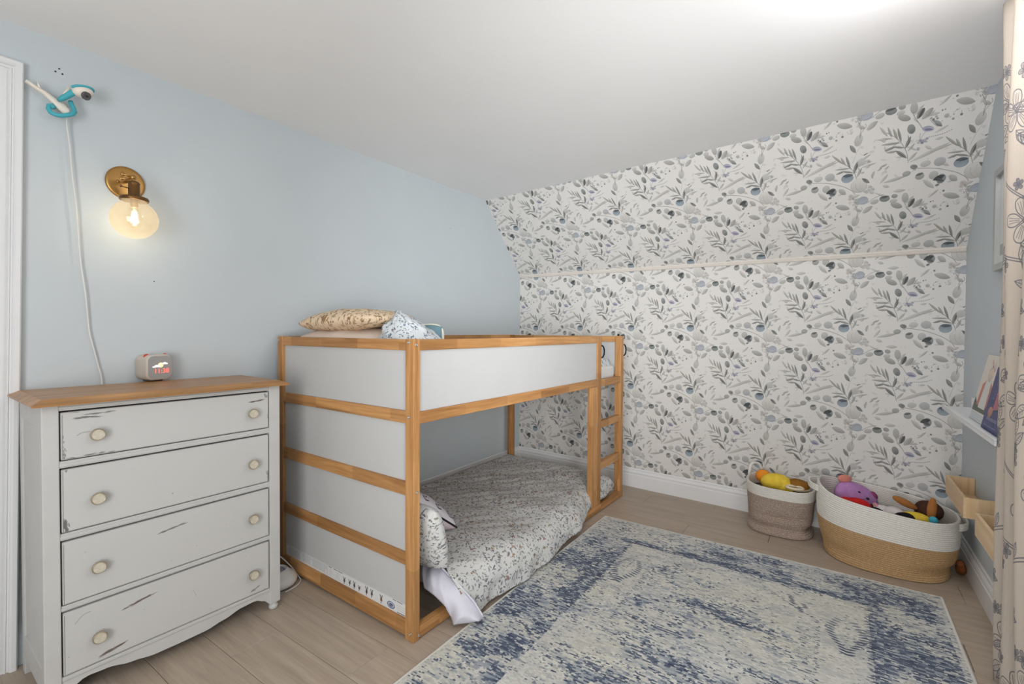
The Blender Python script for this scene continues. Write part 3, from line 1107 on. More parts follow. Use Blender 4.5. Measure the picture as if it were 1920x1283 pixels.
# far end and back
for z0, z1 in ((1.116, 1.158), (.835, .881)):
    bar('end_rail', (LB - .036, .0465, z0), (LB - .008, .9425, z1), 1)
    bar('long_rail', (.0335, .962, z0), (LB - .0685, .988, z1 + .002), 0)
obj('end_panel', MB().box((LB - .026, .0465, .881), (LB - .018, .9425, 1.116)), M_BOARD, bed)
obj('side_panel', MB().box((.0335, .971, .881), (LB - .0685, .978, 1.116)), M_BOARD, bed)
obj('mattress_base', MB().box((.0335, .040, .838), (LB - .05, .9600, .852)), PINE[0], bed)
# screws let into the corner posts and ladder
def screw(p, n, r=.0062):
    M = aim(p, Vector(p) + Vector(n))
    b = MB().lathe([(r, -.001), (r, .0012), (r * .85, .0022), (r * .45, .0022), (r * .4, .0006), (0, .0006)], 16, M)
    obj('screw', b, M_STEEL, bed)


for px, py in ((766, 642.5), (766, 783), (769.5, 1190)):
    p = b_x(px, py, 0.0); screw(p, (-1, 0, 0))
for px, py in ((781, 647), (782, 924), (785.5, 1192)):
    p = b_y(px, py, 0.0); screw(p, (0, -1, 0))
for px, py in ((1117, 797), (1166, 635)):
    p = b_y(px, py, 0.0); screw(p, (0, -1, 0), .006)
p = b_x(522.5, 638, 0.0); screw(p, (-1, 0, 0), .0055)
# grab handles
for x0 in (1.632, LB):
    pts = []
    for i in range(13):
        a = -PI / 2 + PI * i / 12
        pts.append((x0 + .001 + .048 * math.cos(a) ** .8 if abs(math.cos(a)) > 1e-6 else x0 + .001, .004, 1.058 + .040 * math.sin(a)))
    obj('grab_handle', MB().tube(pts, .0050, 8), M_BLACK, bed, label='dark metal grab handle')
obj('peg', MB().lathe([(.008, 0), (.008, .012), (.006, .014), (0, .014)], 12, Matrix.Translation((LB - .03, .03, 1.159))), M_BLACK, bed)

# ------------------------------------------------------------------ cloth helpers
def wrinkle(x, y, seed=0, amp=.006):
    r = np.random.default_rng(seed)
    z = 0
    for i in range(9):
        k = r.uniform(4, 30)
        a = r.uniform(0, PI)
        z = z + np.sin((x * math.cos(a) + y * math.sin(a)) * k + r.uniform(0, 6)) / (1 + k * .06)
    return amp * z / 3


def placed(name, mb, mat, label, category, group=None, sub=None):
    """a top-level thing whose vertices are given along the bed"""
    mb.transform(BM)
    o = obj(name, mb, mat, None, label=label, category=category, group=group)
    return o


def pillow_mb(w, h, t, M, seed=0, n=34, uvs=2.0, pinch=.0, uv_full=False, rnd=.10):
    """w along local x, h along local y, thickness t; two faces sewn round the edge"""
    u = np.sin(np.linspace(-PI / 2, PI / 2, n))
    U, V = np.meshgrid(u, u, indexing='ij')
    # rounded outline with slightly drawn-out corners
    R2 = 1 - rnd * (U * V) ** 2
    X, Y = U * w / 2 * R2 * (1 - pinch * (1 - V ** 2) * np.abs(U) ** 4), V * h / 2 * R2 * (1 - pinch * (1 - U ** 2) * np.abs(V) ** 4)
    H = t / 2 * np.clip(1 - np.abs(U) ** 3.4, 0, 1) ** .5 * np.clip(1 - np.abs(V) ** 3.4, 0, 1) ** .5
    mb = MB()
    for sg in (1, -1):
        Z = sg * (H + wrinkle(X * 1.4, Y * 1.4, seed + sg, .010) * (H / (t / 2)) ** .7)
        P = np.stack([X, Y, Z], -1)
        if sg < 0: P = P[::-1]
        if uv_full: uv = np.stack([(U + 1) / 2, (V + 1) / 2], -1)
        else: uv = np.stack([X * uvs + .3 * sg, Y * uvs], -1)
        if sg < 0: uv = uv[::-1]
        mb.grid(P, uv)
    return mb.transform(M)


def basis(c, ex, ey):
    ex, ey = Vector(ex).normalized(), Vector(ey)
    ez = ex.cross(ey).normalized()
    ey = ez.cross(ex)
    M = Matrix.Identity(4)
    for i in range(3):
        M[i][0], M[i][1], M[i][2], M[i][3] = ex[i], ey[i], ez[i], c[i]
    return M


IMG_DUVET = make_floral('duvet_print', (204, 204, 202), [(132, 136, 140), (112, 120, 132), (150, 150, 146), (158, 154, 140), (98, 104, 114)], [(156, 110, 108), (170, 128, 116), (160, 130, 84), (150, 116, 110), (176, 146, 100)], 1750, 560, 3, 1.0, 48)
IMG_BLUEF = make_floral('blue_floral_print', (208, 214, 218), [(96, 112, 132), (70, 86, 112), (130, 142, 152), (148, 150, 148)], [(120, 104, 120), (90, 104, 136), (170, 150, 120)], 900, 560, 8, 1.25, 40)
IMG_TAN = make_floral('tan_floral_print', (222, 200, 172), [(176, 140, 98), (160, 124, 86), (196, 164, 124), (150, 132, 104)], [(178, 132, 92), (150, 112, 84)], 1200, 560, 12, 1.35, 44)
M_DUVET = printed('floral_duvet', IMG_DUVET, rough=.85, bump=.15, bscale=500)
M_BLUEF = printed('blue_floral_cloth', IMG_BLUEF, rough=.85, bump=.15, bscale=500)
M_TAN = printed('tan_floral_cloth', IMG_TAN, rough=.85, bump=.15, bscale=500)
M_CUSH = printed('lilac_cushion_print', make_cushion_print(), rough=.8)
M_LINING = plain('lilac_white_cotton', (212, 211, 222), .85, var=.02, bump=.1, bscale=300)
M_PINK = plain('pale_pink_cotton', (222, 206, 212), .85, var=.02)
M_CREAMC = plain('cream_cotton', (222, 208, 196), .85, var=.03, bump=.1, bscale=300)
M_PIPING = plain('black_piping', (26, 26, 30), .6)
M_MATT = plain('mattress_ticking', (214, 214, 212), .85, var=.02)

# ------------------------------------------------------------------ lower mattress and duvet
placed('mattress', MB().box((.30, .060, .003), (1.90, .955, .150), .03, 4), M_MATT, 'white floor mattress under the loft, hidden by a floral duvet', 'mattress')

nu, nv = 130, 84
P = np.zeros((nu, nv, 3)); UVd = np.zeros((nu, nv, 2))
for i in range(nu):
    u = i / (nu - 1)
    for k in range(nv):
        v = k / (nv - 1)
        # length along the section: from the wall edge, over the top, down the front
        d = v * 1.22
        y = .975 - d
        # front drop depends on place along the bed
        x_guess = .2 + 1.7 * u
        sm = lambda a, c, t: (lambda q: q * q * (3 - 2 * q))(min(max((t - a) / (c - a), 0), 1))
        yf = -.075 + .115 * sm(1.15, 1.5, x_guess) + .012 * math.sin(x_guess * 7)
        top = .188 + .012 * math.sin(x_guess * 3.1 + 1)
        if y < yf + .09:
            q = (yf + .09 - y)
            R_ = .11
            a = min(q / R_, PI / 2 * .95)
            yy = yf + .09 - R_ * math.sin(a)
            zz = top - R_ * (1 - math.cos(a))
            rest = q - R_ * PI / 2 * .95
            if rest > 0:
                zlow = .022 + .05 * sm(.5, 1.6, x_guess)
                zz = max(zz - rest, zlow)
                yy += .006 * math.sin(x_guess * 21)
        else:
            yy, zz = y, top
        if v < .05:
            zz -= .05 * (1 - v / .05) ** 2
        xh = .12 + .13 * sm(.5, .1, yy) if yy > .1 else .25 - .06 * sm(.1, -.03, yy) + .06 * sm(.13, .04, zz)
        x = xh + (1.925 - xh) * u
        if u > .94:
            zz -= .06 * ((u - .94) / .06) ** 2 * (1 if yy > .05 else .3)
        P[i, k] = (x, yy, zz)
        UVd[i, k] = (x / .62, d / .62)
wz = wrinkle(P[..., 0], P[..., 1] * .6, 5, .011) + wrinkle(P[..., 0] * 2.1 + P[..., 1] * 2.6, P[..., 1] * .7, 9, .006)
P[..., 2] = np.maximum(P[..., 2] + wz * np.clip((P[..., 2] - .03) / .1, 0, 1), .012)
P[..., 1] += wrinkle(P[..., 0] * 2, P[..., 2] * 2, 15, .010) * (P[..., 1] < .04)
P[..., 2] = np.maximum(P[..., 2], .156 * ((P[..., 1] > .05) & (P[..., 0] > .31) & (P[..., 0] < 1.9) & (P[..., 1] < .95)))
b = MB().grid(P, UVd)
duvet = thing('duvet', 'white floral duvet spread over the low mattress beneath the loft', 'duvet', (0, 0, 0), BYAW)
o = obj('cover', b, M_DUVET, duvet)
solid(o, .006, 1)
# lilac reverse of its head end, turned out over the near corner
edge = [b_x(795, 1043, .262), b_z(812, 1055, .186), b_z(830, 1068, .180), b_z(862, 1100, .150), b_z(889, 1130, .088), b_z(906, 1158, .030)]
low = [b_x(795, 1103, .135), b_x(815, 1118, .135), b_x(838, 1141, .140), b_z(846, 1160, .020), b_z(850, 1173, .016), b_z(892, 1167, .016)]
def lerp_poly(pl, t):
    t = t * (len(pl) - 1); i = min(int(t), len(pl) - 2); f = t - i
    return np.array(pl[i]) * (1 - f) + np.array(pl[i + 1]) * f
nu2, nv2 = 40, 16
Q = np.zeros((nu2, nv2, 3))
for i in range(nu2):
    a, c = lerp_poly(edge, i / (nu2 - 1)), lerp_poly(low, i / (nu2 - 1))
    for k in range(nv2):
        v = k / (nv2 - 1)
        q = a * (1 - v) + c * v
        bulge = math.sin(PI * v) * .035
        q = q + np.array((-bulge * .8, -bulge * .5, bulge * .5))
        q[2] = max(q[2] + .004 * math.sin(i * .9 + v * 4) * math.sin(PI * v), .012)
        Q[i, k] = q
b = MB().grid(Q)
o = obj('lining', b, M_LINING, duvet, label='lilac-white plain reverse turned out at the near corner')
solid(o, .004, 1)
b = MB().tube([lerp_poly(edge, t) + np.array((0, 0, .003)) for t in np.linspace(0, 1, 30)], .004, 6)
obj('seam', b, M_LINING, duvet)

# floral pillow standing at the head, and the lilac cushion behind it
c = (b_x(800, 995, .14) + np.array((0, .10, .005)))
b = pillow_mb(.34, .30, .12, basis((.145, .165, .335), (-.12, 1, .0), (-.30, 0, 1)), 21, uvs=1 / .5)
placed('pillow', b, M_DUVET, 'white floral pillow propped upright behind the near bed post', 'pillow')
cush = thing('cushion', 'lilac cushion with black piping and black doodles on the floral duvet', 'cushion', (0, 0, 0), BYAW)
def camdir(r_, u_, d_):
    v = CR * r_ + CU * u_ + CF * d_
    return (BMI.to_3x3() @ Vector(v)).normalized()
c1 = Vector(b_z(858, 990, .222))
ea, eb = camdir(-.60, .60, -.50), camdir(-.72, .02, .62)
eb = (eb - ea * ea.dot(eb)).normalized()
cw, ch = .36, .34
Mc = basis(tuple(c1 + ea * cw / 2 + eb * ch / 2), ea, eb)
if (Mc.to_3x3() @ Vector((0, 0, 1))).dot(camdir(0, 0, 1)) < 0:
    Mc = basis(tuple(c1 + ea * cw / 2 + eb * ch / 2), ea, -eb)
mbp = pillow_mb(cw, ch, .13, Mc, 31, uv_full=True, rnd=.02)
half = len(mbp.f) // 2
front, back = MB(), MB()
front.v = list(mbp.v); back.v = list(mbp.v)
front.f, front.uv, front.s = mbp.f[:half], mbp.uv[:half], mbp.s[:half]
back.f, back.uv, back.s = mbp.f[half:], mbp.uv[half:], mbp.s[half:]
obj('printed_face', front, M_CUSH, cush, label='lilac face with black doodles')
obj('plain_face', back, M_PINK, cush, label='plain pale pink face')
pp = []
for t in np.linspace(0, 4, 81)[:-1]:
    q_ = int(t); f = math.sin(((t - q_) * 2 - 1) * PI / 2)
    U, V = [(f, -1), (1, f), (-f, 1), (-1, -f)][q_]
    R2 = 1 - .02 * (U * V) ** 2
    pp.append(Mc @ Vector((U * cw / 2 * R2, V * ch / 2 * R2, 0)))
obj('piping', MB().tube(pp, .0048, 6, closed=True), M_PIPING, cush, label='black piping')

# ------------------------------------------------------------------ upper mattress and the heap of bedding at its head
placed('mattress', MB().box((.040, .042, .853), (1.945, .958, .955), .03, 4), M_MATT, 'upper mattress on the loft deck inside the white panels', 'mattress')
nx_, ny_ = 60, 34
X, Y = np.meshgrid(np.linspace(.05, 1.945, nx_), np.linspace(.05, .95, ny_), indexing='ij')
ex_ = np.minimum(X - .05, 1.945 - X); ey_ = np.minimum(Y - .05, .95 - Y); ee = np.clip(np.minimum(ex_, ey_) / .07, 0, 1)
Z = .962 + .045 * np.sqrt(ee * (2 - ee)) + wrinkle(X, Y, 41, .012) * ee
Z += .065 * np.exp(-((X - .2) / .22) ** 2) * ee
Z = np.where(ee <= 0, .93, Z)
b = MB().grid(np.stack([X, Y, Z], -1), np.stack([X / .6, Y / .6], -1))
o = placed('duvet', b, M_BLUEF, 'blue floral duvet lying on the upper mattress, seen through the ladder gap', 'duvet')
b = pillow_mb(.36, .62, .125, basis((.215, .650, 1.142), (1, 0, .04), (0, 1, .0)), 51)
placed('pillow', b, M_CREAMC, 'plain cream pillow beneath the tan floral one on the loft', 'pillow')
b = pillow_mb(.34, .56, .092, basis((.205, .640, 1.238), (1, 0, .04), (0, 1, -.035)), 57, uvs=1 / .5)
placed('pillow', b, M_TAN, 'tan floral pillow on top of the bedding heap', 'pillow')
# bunched quilt
n1_, n2_ = 48, 24
a = np.linspace(0, 2 * PI, n1_ + 1)[:-1]; h = np.linspace(0, 1, n2_)
A, H = np.meshgrid(a, h, indexing='ij')
R_ = 1 - H ** 1.7
rx, ry = .165, .180
Xq = .225 + rx * R_ * np.cos(A) - .03 * H
Yq = .225 + ry * R_ * np.sin(A) * (1 + .1 * np.cos(A)) + .09 * H
Zq = 1.050 + .232 * H ** .9 + .004 * np.sin(A * 7) * R_
Xq += wrinkle(A * .6, H * 2, 63, .016); Yq += wrinkle(A * .6 + 3, H * 2, 64, .014)
b = MB().grid(np.stack([Xq, Yq, Zq], -1), np.stack([A / 2 / PI * 2.2, H * .6], -1), closed_u=True)
placed('quilt', b, M_BLUEF, 'white and blue floral quilt bunched up beside the tan floral pillow', 'quilt')
M_TEAL = plain('teal_cloth', (110, 142, 152), .8, var=.08)
tq = thing('cushion', 'small teal cushion with cream border showing above the long bed rail', 'cushion', (0, 0, 0), BYAW)
ct = b_x(808, 640, .36)
Mt = basis((float(ct[0]) + .0, float(ct[1]) + .02, 1.135), (.35, -1, .0), (.1, .25, 1))
obj('cushion_cover', pillow_mb(.15, .17, .07, Mt, 71), M_TEAL, tq)
pp = []
for t in np.linspace(0, 2 * PI, 61)[:-1]:
    c_, s_ = math.cos(t), math.sin(t)
    U, V = math.copysign(abs(c_) ** .45, c_), math.copysign(abs(s_) ** .45, s_)
    R2 = 1 - .10 * (U * V) ** 2
    pp.append(Mt @ Vector((U * .075 * R2, V * .085 * R2, 0)))
obj('border', MB().tube(pp, .008, 8, closed=True), plain('cream_border', (214, 212, 196), .8), tq, label='cream border')

# ================================================================== dresser
DYAW = -0.0309
DO = np.array([-.84496, .66557, 0])
dr = thing('dresser', 'white distressed four-drawer dresser with a brown wooden top against the blue wall', 'dresser', tuple(DO), DYAW)
DM = Matrix.Translation(Vector(DO)) @ Matrix.Rotation(DYAW, 4, 'Z')
DMI = DM.inverted()
M_DP = plain('chalky_white_paint', (194, 194, 192), .6, var=.025, vscale=9, bump=.12, bscale=45)
M_TOP = wood('oiled_top', (192, 144, 90), (136, 96, 58), 0, .9, rough=.34, grain=.7, tone=.14)
SL_, SR_ = -.0415, .6875
DD = .345
b = MB()
b.box((SL_, 0, .030), (-.0015, .035, .957), .003)            # front posts
b.box((.6435, 0, .030), (SR_, .035, .957), .003)
b.box((SL_, DD - .035, .0), (SL_ + .04, DD, .957), .003)      # rear posts
b.box((SR_ - .04, DD - .035, .0), (SR_, DD, .957), .003)
for s in (SL_ + .006, SR_ - .018):
    b.box((s, .03, .10), (s + .012, DD - .03, .95))           # side panels
for s in (SL_ + .001, SR_ - .021):
    b.box((s, .03, .885), (s + .02, DD - .03, .957), .002)
    b.box((s, .03, .055), (s + .02, DD - .03, .135), .002)
for z0, z1 in ((.936, .957), (.757, .780), (.5565, .5530 + .0), (.329, .302)):
    pass
for z0, z1 in ((.9365, .957), (.7575, .7795), (.5300, .5525), (.3065, .3245)):
    b.box((-.002, .004, z0), (.644, .034, z1), .002)
    b.box((-.002, .001, z0 + .004), (.644, .006, z1 - .007), .002)
obj('carcass', b, M_DP, dr)
# apron with a serpentine lower edge
def apron_z(s):
    c = abs(s - .321) / .321
    k = [(0, .040), (.25, .041), (.45, .052), (.66, .068), (.82, .071), (.93, .056), (1.0, .032)]
    for (a, za), (c2, zb) in zip(k[:-1], k[1:]):
        if c <= c2:
            t = (c - a) / (c2 - a); t = t * t * (3 - 2 * t)
            return za + (zb - za) * t
    return .032
poly = [(-.0015, .1005), (-.0015, .033)] + [(s, apron_z(s)) for s in np.linspace(0, .642, 41)] + [(.6435, .033), (.6435, .1005)]
b = MB().prism(poly, .018, Matrix.Translation((0, .006, 0)))
b.box((-.0015, .002, .086), (.6435, .02, .100), .003)
obj('apron', b, M_DP, dr)
obj('inner_case', MB().box((-.012, .024, .104), (.654, DD - .036, .934)), M_DARK, dr, label='dark inside of the carcass')
obj('gap_shade_panel', MB().box((SL_ + .004, DD + .001, .13), (SR_ - .004, DD + .012, .865)), plain('dark_back_board', (52, 50, 50), .7), dr, label='dark board standing in for the shaded gap behind the dresser')  # shade between dresser and wall, put in as a dark-coloured board
for s in (SL_ + .022, SR_ - .022):
    b = MB().lathe([(.012, 0), (.0165, .003), (.019, .010), (.018, .018), (.014, .022), (.016, .026), (.016, .031)], 20, Matrix.Translation((s, .018, 0)))
    obj('foot', b, M_DP, dr)
# top slab with a wide bevel
ox0, ox1, oy0, oy1 = -.066, .712, -.036, .372
ix0, ix1, iy0, iy1 = -.040, .684, -.004, .352
vs = [(ox0, oy0, .9575), (ox1, oy0, .9575), (ox1, oy1, .9575), (ox0, oy1, .9575), (ox0 - .001, oy0 - .001, .9635), (ox1 + .001, oy0 - .001, .9635), (ox1 + .001, oy1, .9635), (ox0 - .001, oy1, .9635),
      (ix0, iy0, .978), (ix1, iy0, .978), (ix1, iy1, .978), (ix0, iy1, .978)]
fs = [(3, 2, 1, 0)] + [(i, (i + 1) % 4, 4 + (i + 1) % 4, 4 + i) for i in range(4)] + [(4 + i, 4 + (i + 1) % 4, 8 + (i + 1) % 4, 8 + i) for i in range(4)] + [(8, 9, 10, 11)]
obj('top', MB().add(vs, fs, False), M_TOP, dr, label='brown wooden top with bevelled edge')

def drawer_print(i):
    r = np.random.default_rng(60 + i)
    w, h = 760, int(760 * (.148, .201, .2, .2)[i] / .642)
    p = Print(w, h, (194, 194, 192))
    GR, BR = (120, 118, 116), (112, 100, 92)
    p.line([(1, 0), (1, h)], 3, GR, .7, False)
    p.line([(0, h - 1), (w, h - 1)], 2, (150, 148, 146), .6, False)
    def scuff(x0, y0, x1, y1, n, c=GR, L=30, wd=3):
        for _ in range(n):
            t = r.random()
            x, y = x0 + (x1 - x0) * t + r.normal(0, 4), y0 + (y1 - y0) * t + r.normal(0, 1.6)
            p.leaf(x, y, L * r.uniform(.5, 1.3), wd * r.uniform(.7, 1.5), math.degrees(math.atan2(y1 - y0, x1 - x0)) + r.uniform(-6, 6), c, r.uniform(.35, .75), vein=False, shade=0)
    if i == 0:
        scuff(.05 * w, .13 * h, .14 * w, .14 * h, 16); scuff(.07 * w, .08 * h, .19 * w, .07 * h, 9)
        scuff(.90 * w, .22 * h, .95 * w, .20 * h, 10, BR, 36, 5)
        p.line([(.055 * w, .52 * h), (.075 * w, .47 * h), (.105 * w, .46 * h)], 2, GR, .8)
        scuff(.005 * w, .5 * h, .008 * w, .98 * h, 16, GR, 14, 3); scuff(.02 * w, .97 * h, .2 * w, .98 * h, 12)
        scuff(.98 * w, .04 * h, .985 * w, .12 * h, 8, GR, 14, 4)
    if i == 1:
        scuff(.004 * w, .80 * h, .012 * w, .99 * h, 40, GR, 18, 6)
        p.blob(.46 * w, .78 * h, 2.4, 2.4, 0, GR); p.blob(.93 * w, .62 * h, 2, 2, 0, GR)
    if i == 2:
        scuff(.40 * w, .28 * h, .525 * w, .22 * h, 26, GR, 30, 3)
        for _ in range(7): p.blob(r.uniform(0, w), r.uniform(0, h), 1.6, 1.6, 0, GR, .6)
    if i == 3:
        scuff(.24 * w, .27 * h, .35 * w, .20 * h, 26, BR, 34, 4)
        scuff(.14 * w, .93 * h, .24 * w, .86 * h, 24, BR, 34, 5)
        scuff(.895 * w, .93 * h, .935 * w, .88 * h, 9, GR, 24, 3)
        p.line([(.04 * w, .22 * h), (.07 * w, .12 * h), (.10 * w, .10 * h)], 2, GR, .7)
        p.line([(.56 * w, .42 * h), (.57 * w, .50 * h), (.575 * w, .55 * h)], 2, (160, 156, 154), .8)
        for _ in range(9): p.blob(r.uniform(0, w), r.uniform(0, h), 1.8, 1.4, 0, GR, .6)
    return p.image('drawer_paint_%s' % ('abcd'[i]))


M_KNOB = plain('cream_knob_face', (206, 198, 180), .3, var=.08, vscale=120)
M_KRIM = plain('aged_knob_rim', (168, 158, 138), .35, metal=.4)
DRW = [(.7815, .9345, .8525), (.5545, .7555, .6455), (.3265, .5280, .4215), (.1025, .3045, .1925)]
knob0 = None
for i, (z0, z1, kz) in enumerate(DRW):
    b = MB()
    x0, x1 = .0025, .6395
    b.box((x0, .0005, z0 + .0015), (x1, .020, z1 - .0030), .0025)
    d = obj('drawer', b, M_DP, dr)
    b = MB().quad((x0 + .002, -.0001, z0 + .0035), (x1 - .002, -.0001, z0 + .0035), (x1 - .002, -.0001, z1 - .0050), (x0 + .002, -.0001, z1 - .0050))
    fr_ = obj('drawer_front', b, printed('scuffed_drawer_paint', drawer_print(i), rough=.6, bump=.1, bscale=45), d)
    for s in (.086, .570):
        Mk = Matrix.Translation((s, -.0002, kz)) @ Matrix.Rotation(PI / 2, 4, 'X')
        if knob0 is None:
            b = MB().lathe([(.011, 0), (.009, .006), (.009, .010), (.016, .013), (.0192, .016), (.0196, .022), (.0180, .0245), (.0166, .0242), (.0158, .0230), (0, .0228)], 28)
            b2 = b
            me = b.mesh('knob'); me.materials.append(M_KNOB); me.materials.append(M_KRIM)
            for p_ in me.polygons:
                r_ = math.hypot(p_.center.x, p_.center.y)
                p_.use_smooth = abs(p_.normal.z) < .93
                p_.material_index = 1 if r_ > .0152 or p_.center.z < .02 else 0
            knob0 = me
        o = bpy.data.objects.new('knob', knob0)
        COL.objects.link(o)
        o.parent = d
        o.matrix_local = Mk

# ================================================================== rug
rs = .004
b = MB()
x1, x0, ya, yb_ = 1.572, 1.572 - 2.30, -.100, -1.720
b.box((x0, yb_, .0006), (x1, ya, .0085), .003)
rug = thing('rug', 'distressed navy and cream rug lying on the plank floor', 'rug', ((x0 + x1) / 2, (ya + yb_) / 2, 0))
T_ = Matrix.Translation((-(x0 + x1) / 2, -(ya + yb_) / 2, 0))
obj('binding', b.transform(T_), plain('rug_binding', (206, 202, 194), .9, bump=.3, bscale=300), rug, label='pale bound edge')
n1 = 60
Xr, Yr = np.meshgrid(np.linspace(x1 - .004, x0 + .004, n1), np.linspace(ya - .004, yb_ + .004, n1), indexing='ij')
uv = np.stack([(ya - Yr) / 1.62, 1 - (x1 - Xr) / 2.30], -1)
Zr = np.full_like(Xr, .0092)
b = MB().grid(np.stack([Xr, Yr, Zr], -1), uv).transform(T_)
M_RUG = printed('rug_pile', make_rug_print(), rough=.95, spec=.1, bump=.5, bscale=260, sheen=.15)
obj('pile', b, M_RUG, rug)

# ================================================================== alarm clock on the dresser
cp = on_z(275, 717, .978)
cl = DMI @ Vector(cp)
clock = thing('alarm_clock', 'grey children\'s alarm clock with red ears reading 11:38 on the dresser', 'clock', tuple(DM @ Vector((cl.x + .046, cl.y + .004, .978))), DYAW + .24)
M_CB = plain('clock_grey', (196, 188, 178), .5, var=.01)
M_CF = plain('clock_face', (164, 164, 162), .25, var=.01)
def rrect(w, h, r, n=8, y=0, cx=0, cz=0):
    pts = []
    for (sx, sz, a0) in ((1, 1, 0), (-1, 1, 90), (-1, -1, 180), (1, -1, 270)):
        for k in range(n + 1):
            a = math.radians(a0 + 90 * k / n)
            pts.append((cx + sx * (w / 2 - r) + r * math.cos(a), cz + sz * (h / 2 - r) + r * math.sin(a)))
    return pts
CW, CH, CD = .100, .104, .094
b = MB()
rings = []
for y, s in ((0, .93), (.003, .985), (.008, 1.0), (.05, 1.0), (.075, .97), (.088, .86), (CD, .6)):
    rings.append([(p[0], y, p[1]) for p in rrect(CW * s, CH * s, .024 * s, cz=.006 + CH / 2)])
n = len(rings[0])
vs = [p for r in rings for p in r]
fs = [(j * n + i, j * n + (i + 1) % n, (j + 1) * n + (i + 1) % n, (j + 1) * n + i) for j in range(len(rings) - 1) for i in range(n)]
fs += [tuple(range(n))[::-1], tuple((len(rings) - 1) * n + i for i in range(n))]
b.add(vs, fs, True)
obj('body', b, M_CB, clock)
obj('screen', MB().prism(rrect(CW * .88, CH * .88, .02, cz=.006 + CH / 2), .0012, Matrix.Translation((0, -.0010, 0))), M_CF, clock)
obj('base', MB().lathe([(.030, 0), (.033, .002), (.033, .006), (.028, .012)], 24, Matrix.Translation((0, .045, 0))), plain('clock_base', (70, 70, 72), .5), clock, label='dark round base')
M_EAR = plain('red_ear', (196, 70, 44), .45, var=.03)
for s in (-1, 1):
    M = Matrix.Translation((s * .036, .026, .103)) @ Matrix.Rotation(-s * .5, 4, 'Y')
    obj('ear', MB().ball((0, 0, 0), (.0095, .008, .011), 16, 10, M), M_EAR, clock)
M_RED = glow('red_digits', (255, 110, 96), 1.1)
M_CLOUDL = glow('lit_cloud', (252, 252, 255), .7)
M_SUNL = glow('lit_sun', (250, 226, 186), .55)
fc = bpy.data.curves.new('display_digits', 'FONT')
fc.body = '11:38'
fc.size, fc.extrude, fc.align_x, fc.align_y = .0265, .0002, 'CENTER', 'CENTER'
fc.materials.append(M_RED)
o = bpy.data.objects.new('display_digits', fc); COL.objects.link(o); o.parent = clock
o.location = (.006, -.0015, .042); o.rotation_euler = (PI / 2, 0, 0)
o['label'] = 'glowing red digits 11:38'
dg = bpy.context.evaluated_depsgraph_get()
me = bpy.data.meshes.new_from_object(o.evaluated_get(dg))
o2 = bpy.data.objects.new('clock_digits', me); COL.objects.link(o2); o2.parent = clock
o2.location, o2.rotation_euler, o2['label'] = o.location, o.rotation_euler, o['label']
bpy.data.objects.remove(o, do_unlink=True)
b = MB()
for x, z, rx, rz in ((-.022, .060, .007, .0035), (-.013, .063, .008, .005), (-.006, .062, .006, .004), (.018, .073, .007, .0045), (.025, .0715, .006, .003), (.012, .072, .004, .003)):
    b.ball((x, -.0011, z), (rx, .0006, rz), 14, 6)
obj('cloud_picture', b, M_CLOUDL, clock, label='two lit white clouds')
obj('sun_picture', MB().ball((.003, -.0010, .0665), (.011, .0005, .0105), 18, 6), M_SUNL, clock, label='lit cream sun')

# ================================================================== baby monitor, its cable
mon = thing('baby_monitor', 'white and turquoise bird-shaped baby monitor on the blue wall', 'baby monitor', tuple(on_y(115, 205, YB)))
MO = Vector(mon.location)
def mp(px, py, y): return tuple(Vector(on_y(px, py, y)) - MO)
M_MW = plain('monitor_cream', (232, 224, 212), .4, var=.01)
M_MT = plain('monitor_turquoise', (72, 172, 186), .4, var=.02)
def blade(pts, wds, th):
    """flat tapering arm in the wall plane"""
    b = MB()
    vs = []
    P = [Vector(p) for p in pts]
    for i, p in enumerate(P):
        t = (P[min(i + 1, len(P) - 1)] - P[max(i - 1, 0)]).normalized()
        s = Vector((t.z, 0, -t.x))
        for k in range(10):
            a = 2 * PI * k / 10
            vs.append(p + s * math.cos(a) * wds[i] / 2 + Vector((0, 1, 0)) * math.sin(a) * th / 2)
    fs = [(i * 10 + k, i * 10 + (k + 1) % 10, (i + 1) * 10 + (k + 1) % 10, (i + 1) * 10 + k) for i in range(len(P) - 1) for k in range(10)]
    fs += [tuple(range(10))[::-1], tuple((len(P) - 1) * 10 + k for k in range(10))]
    return b.add(vs, fs, True)
y1 = YB - .032
b = blade([mp(48, 151, y1), mp(62, 161, y1), mp(84, 175, y1), mp(100, 188, y1), mp(114, 199, y1), mp(125, 209, y1), mp(129, 213, y1)], [.010, .013, .016, .022, .032, .030, .012], .018)
br = obj('branch', b, M_MW, mon)
obj('twig', blade([mp(77, 172, y1), mp(73, 162, y1), mp(70, 153, y1)], [.011, .008, .003], .008), M_MW, mon)
obj('ring', MB().tube([mp(x, y, YB - .026 - .03 * d) for x, y, d in ((101, 203, .3), (97, 197, .2), (92, 198, .2), (91, 204, .3), (95, 211, .5), (104, 215, .8), (114, 217, .9), (126, 216, .9), (136, 214, .8), (140, 210, .6), (138, 203, .5), (134, 196, .4), (132, 190, .3))], [.0075] * 13, 12), M_MT, mon, label='turquoise perch ring')
obj('neck', blade([mp(110, 188, YB - .05), mp(118, 184, YB - .055), mp(126, 180, YB - .06), mp(136, 174, YB - .065), mp(146, 168, YB - .07)], [.013, .020, .020, .022, .024], .022), M_MT, mon)
hc = Vector(mp(155, 172, YB - .075))
Mh = Matrix.Rotation(math.radians(-14), 4, 'Y')
hd = obj('head', MB().ball(hc, (.031, .024, .0225), 28, 18, Mh), M_MW, mon)
b = MB()
ringp = []
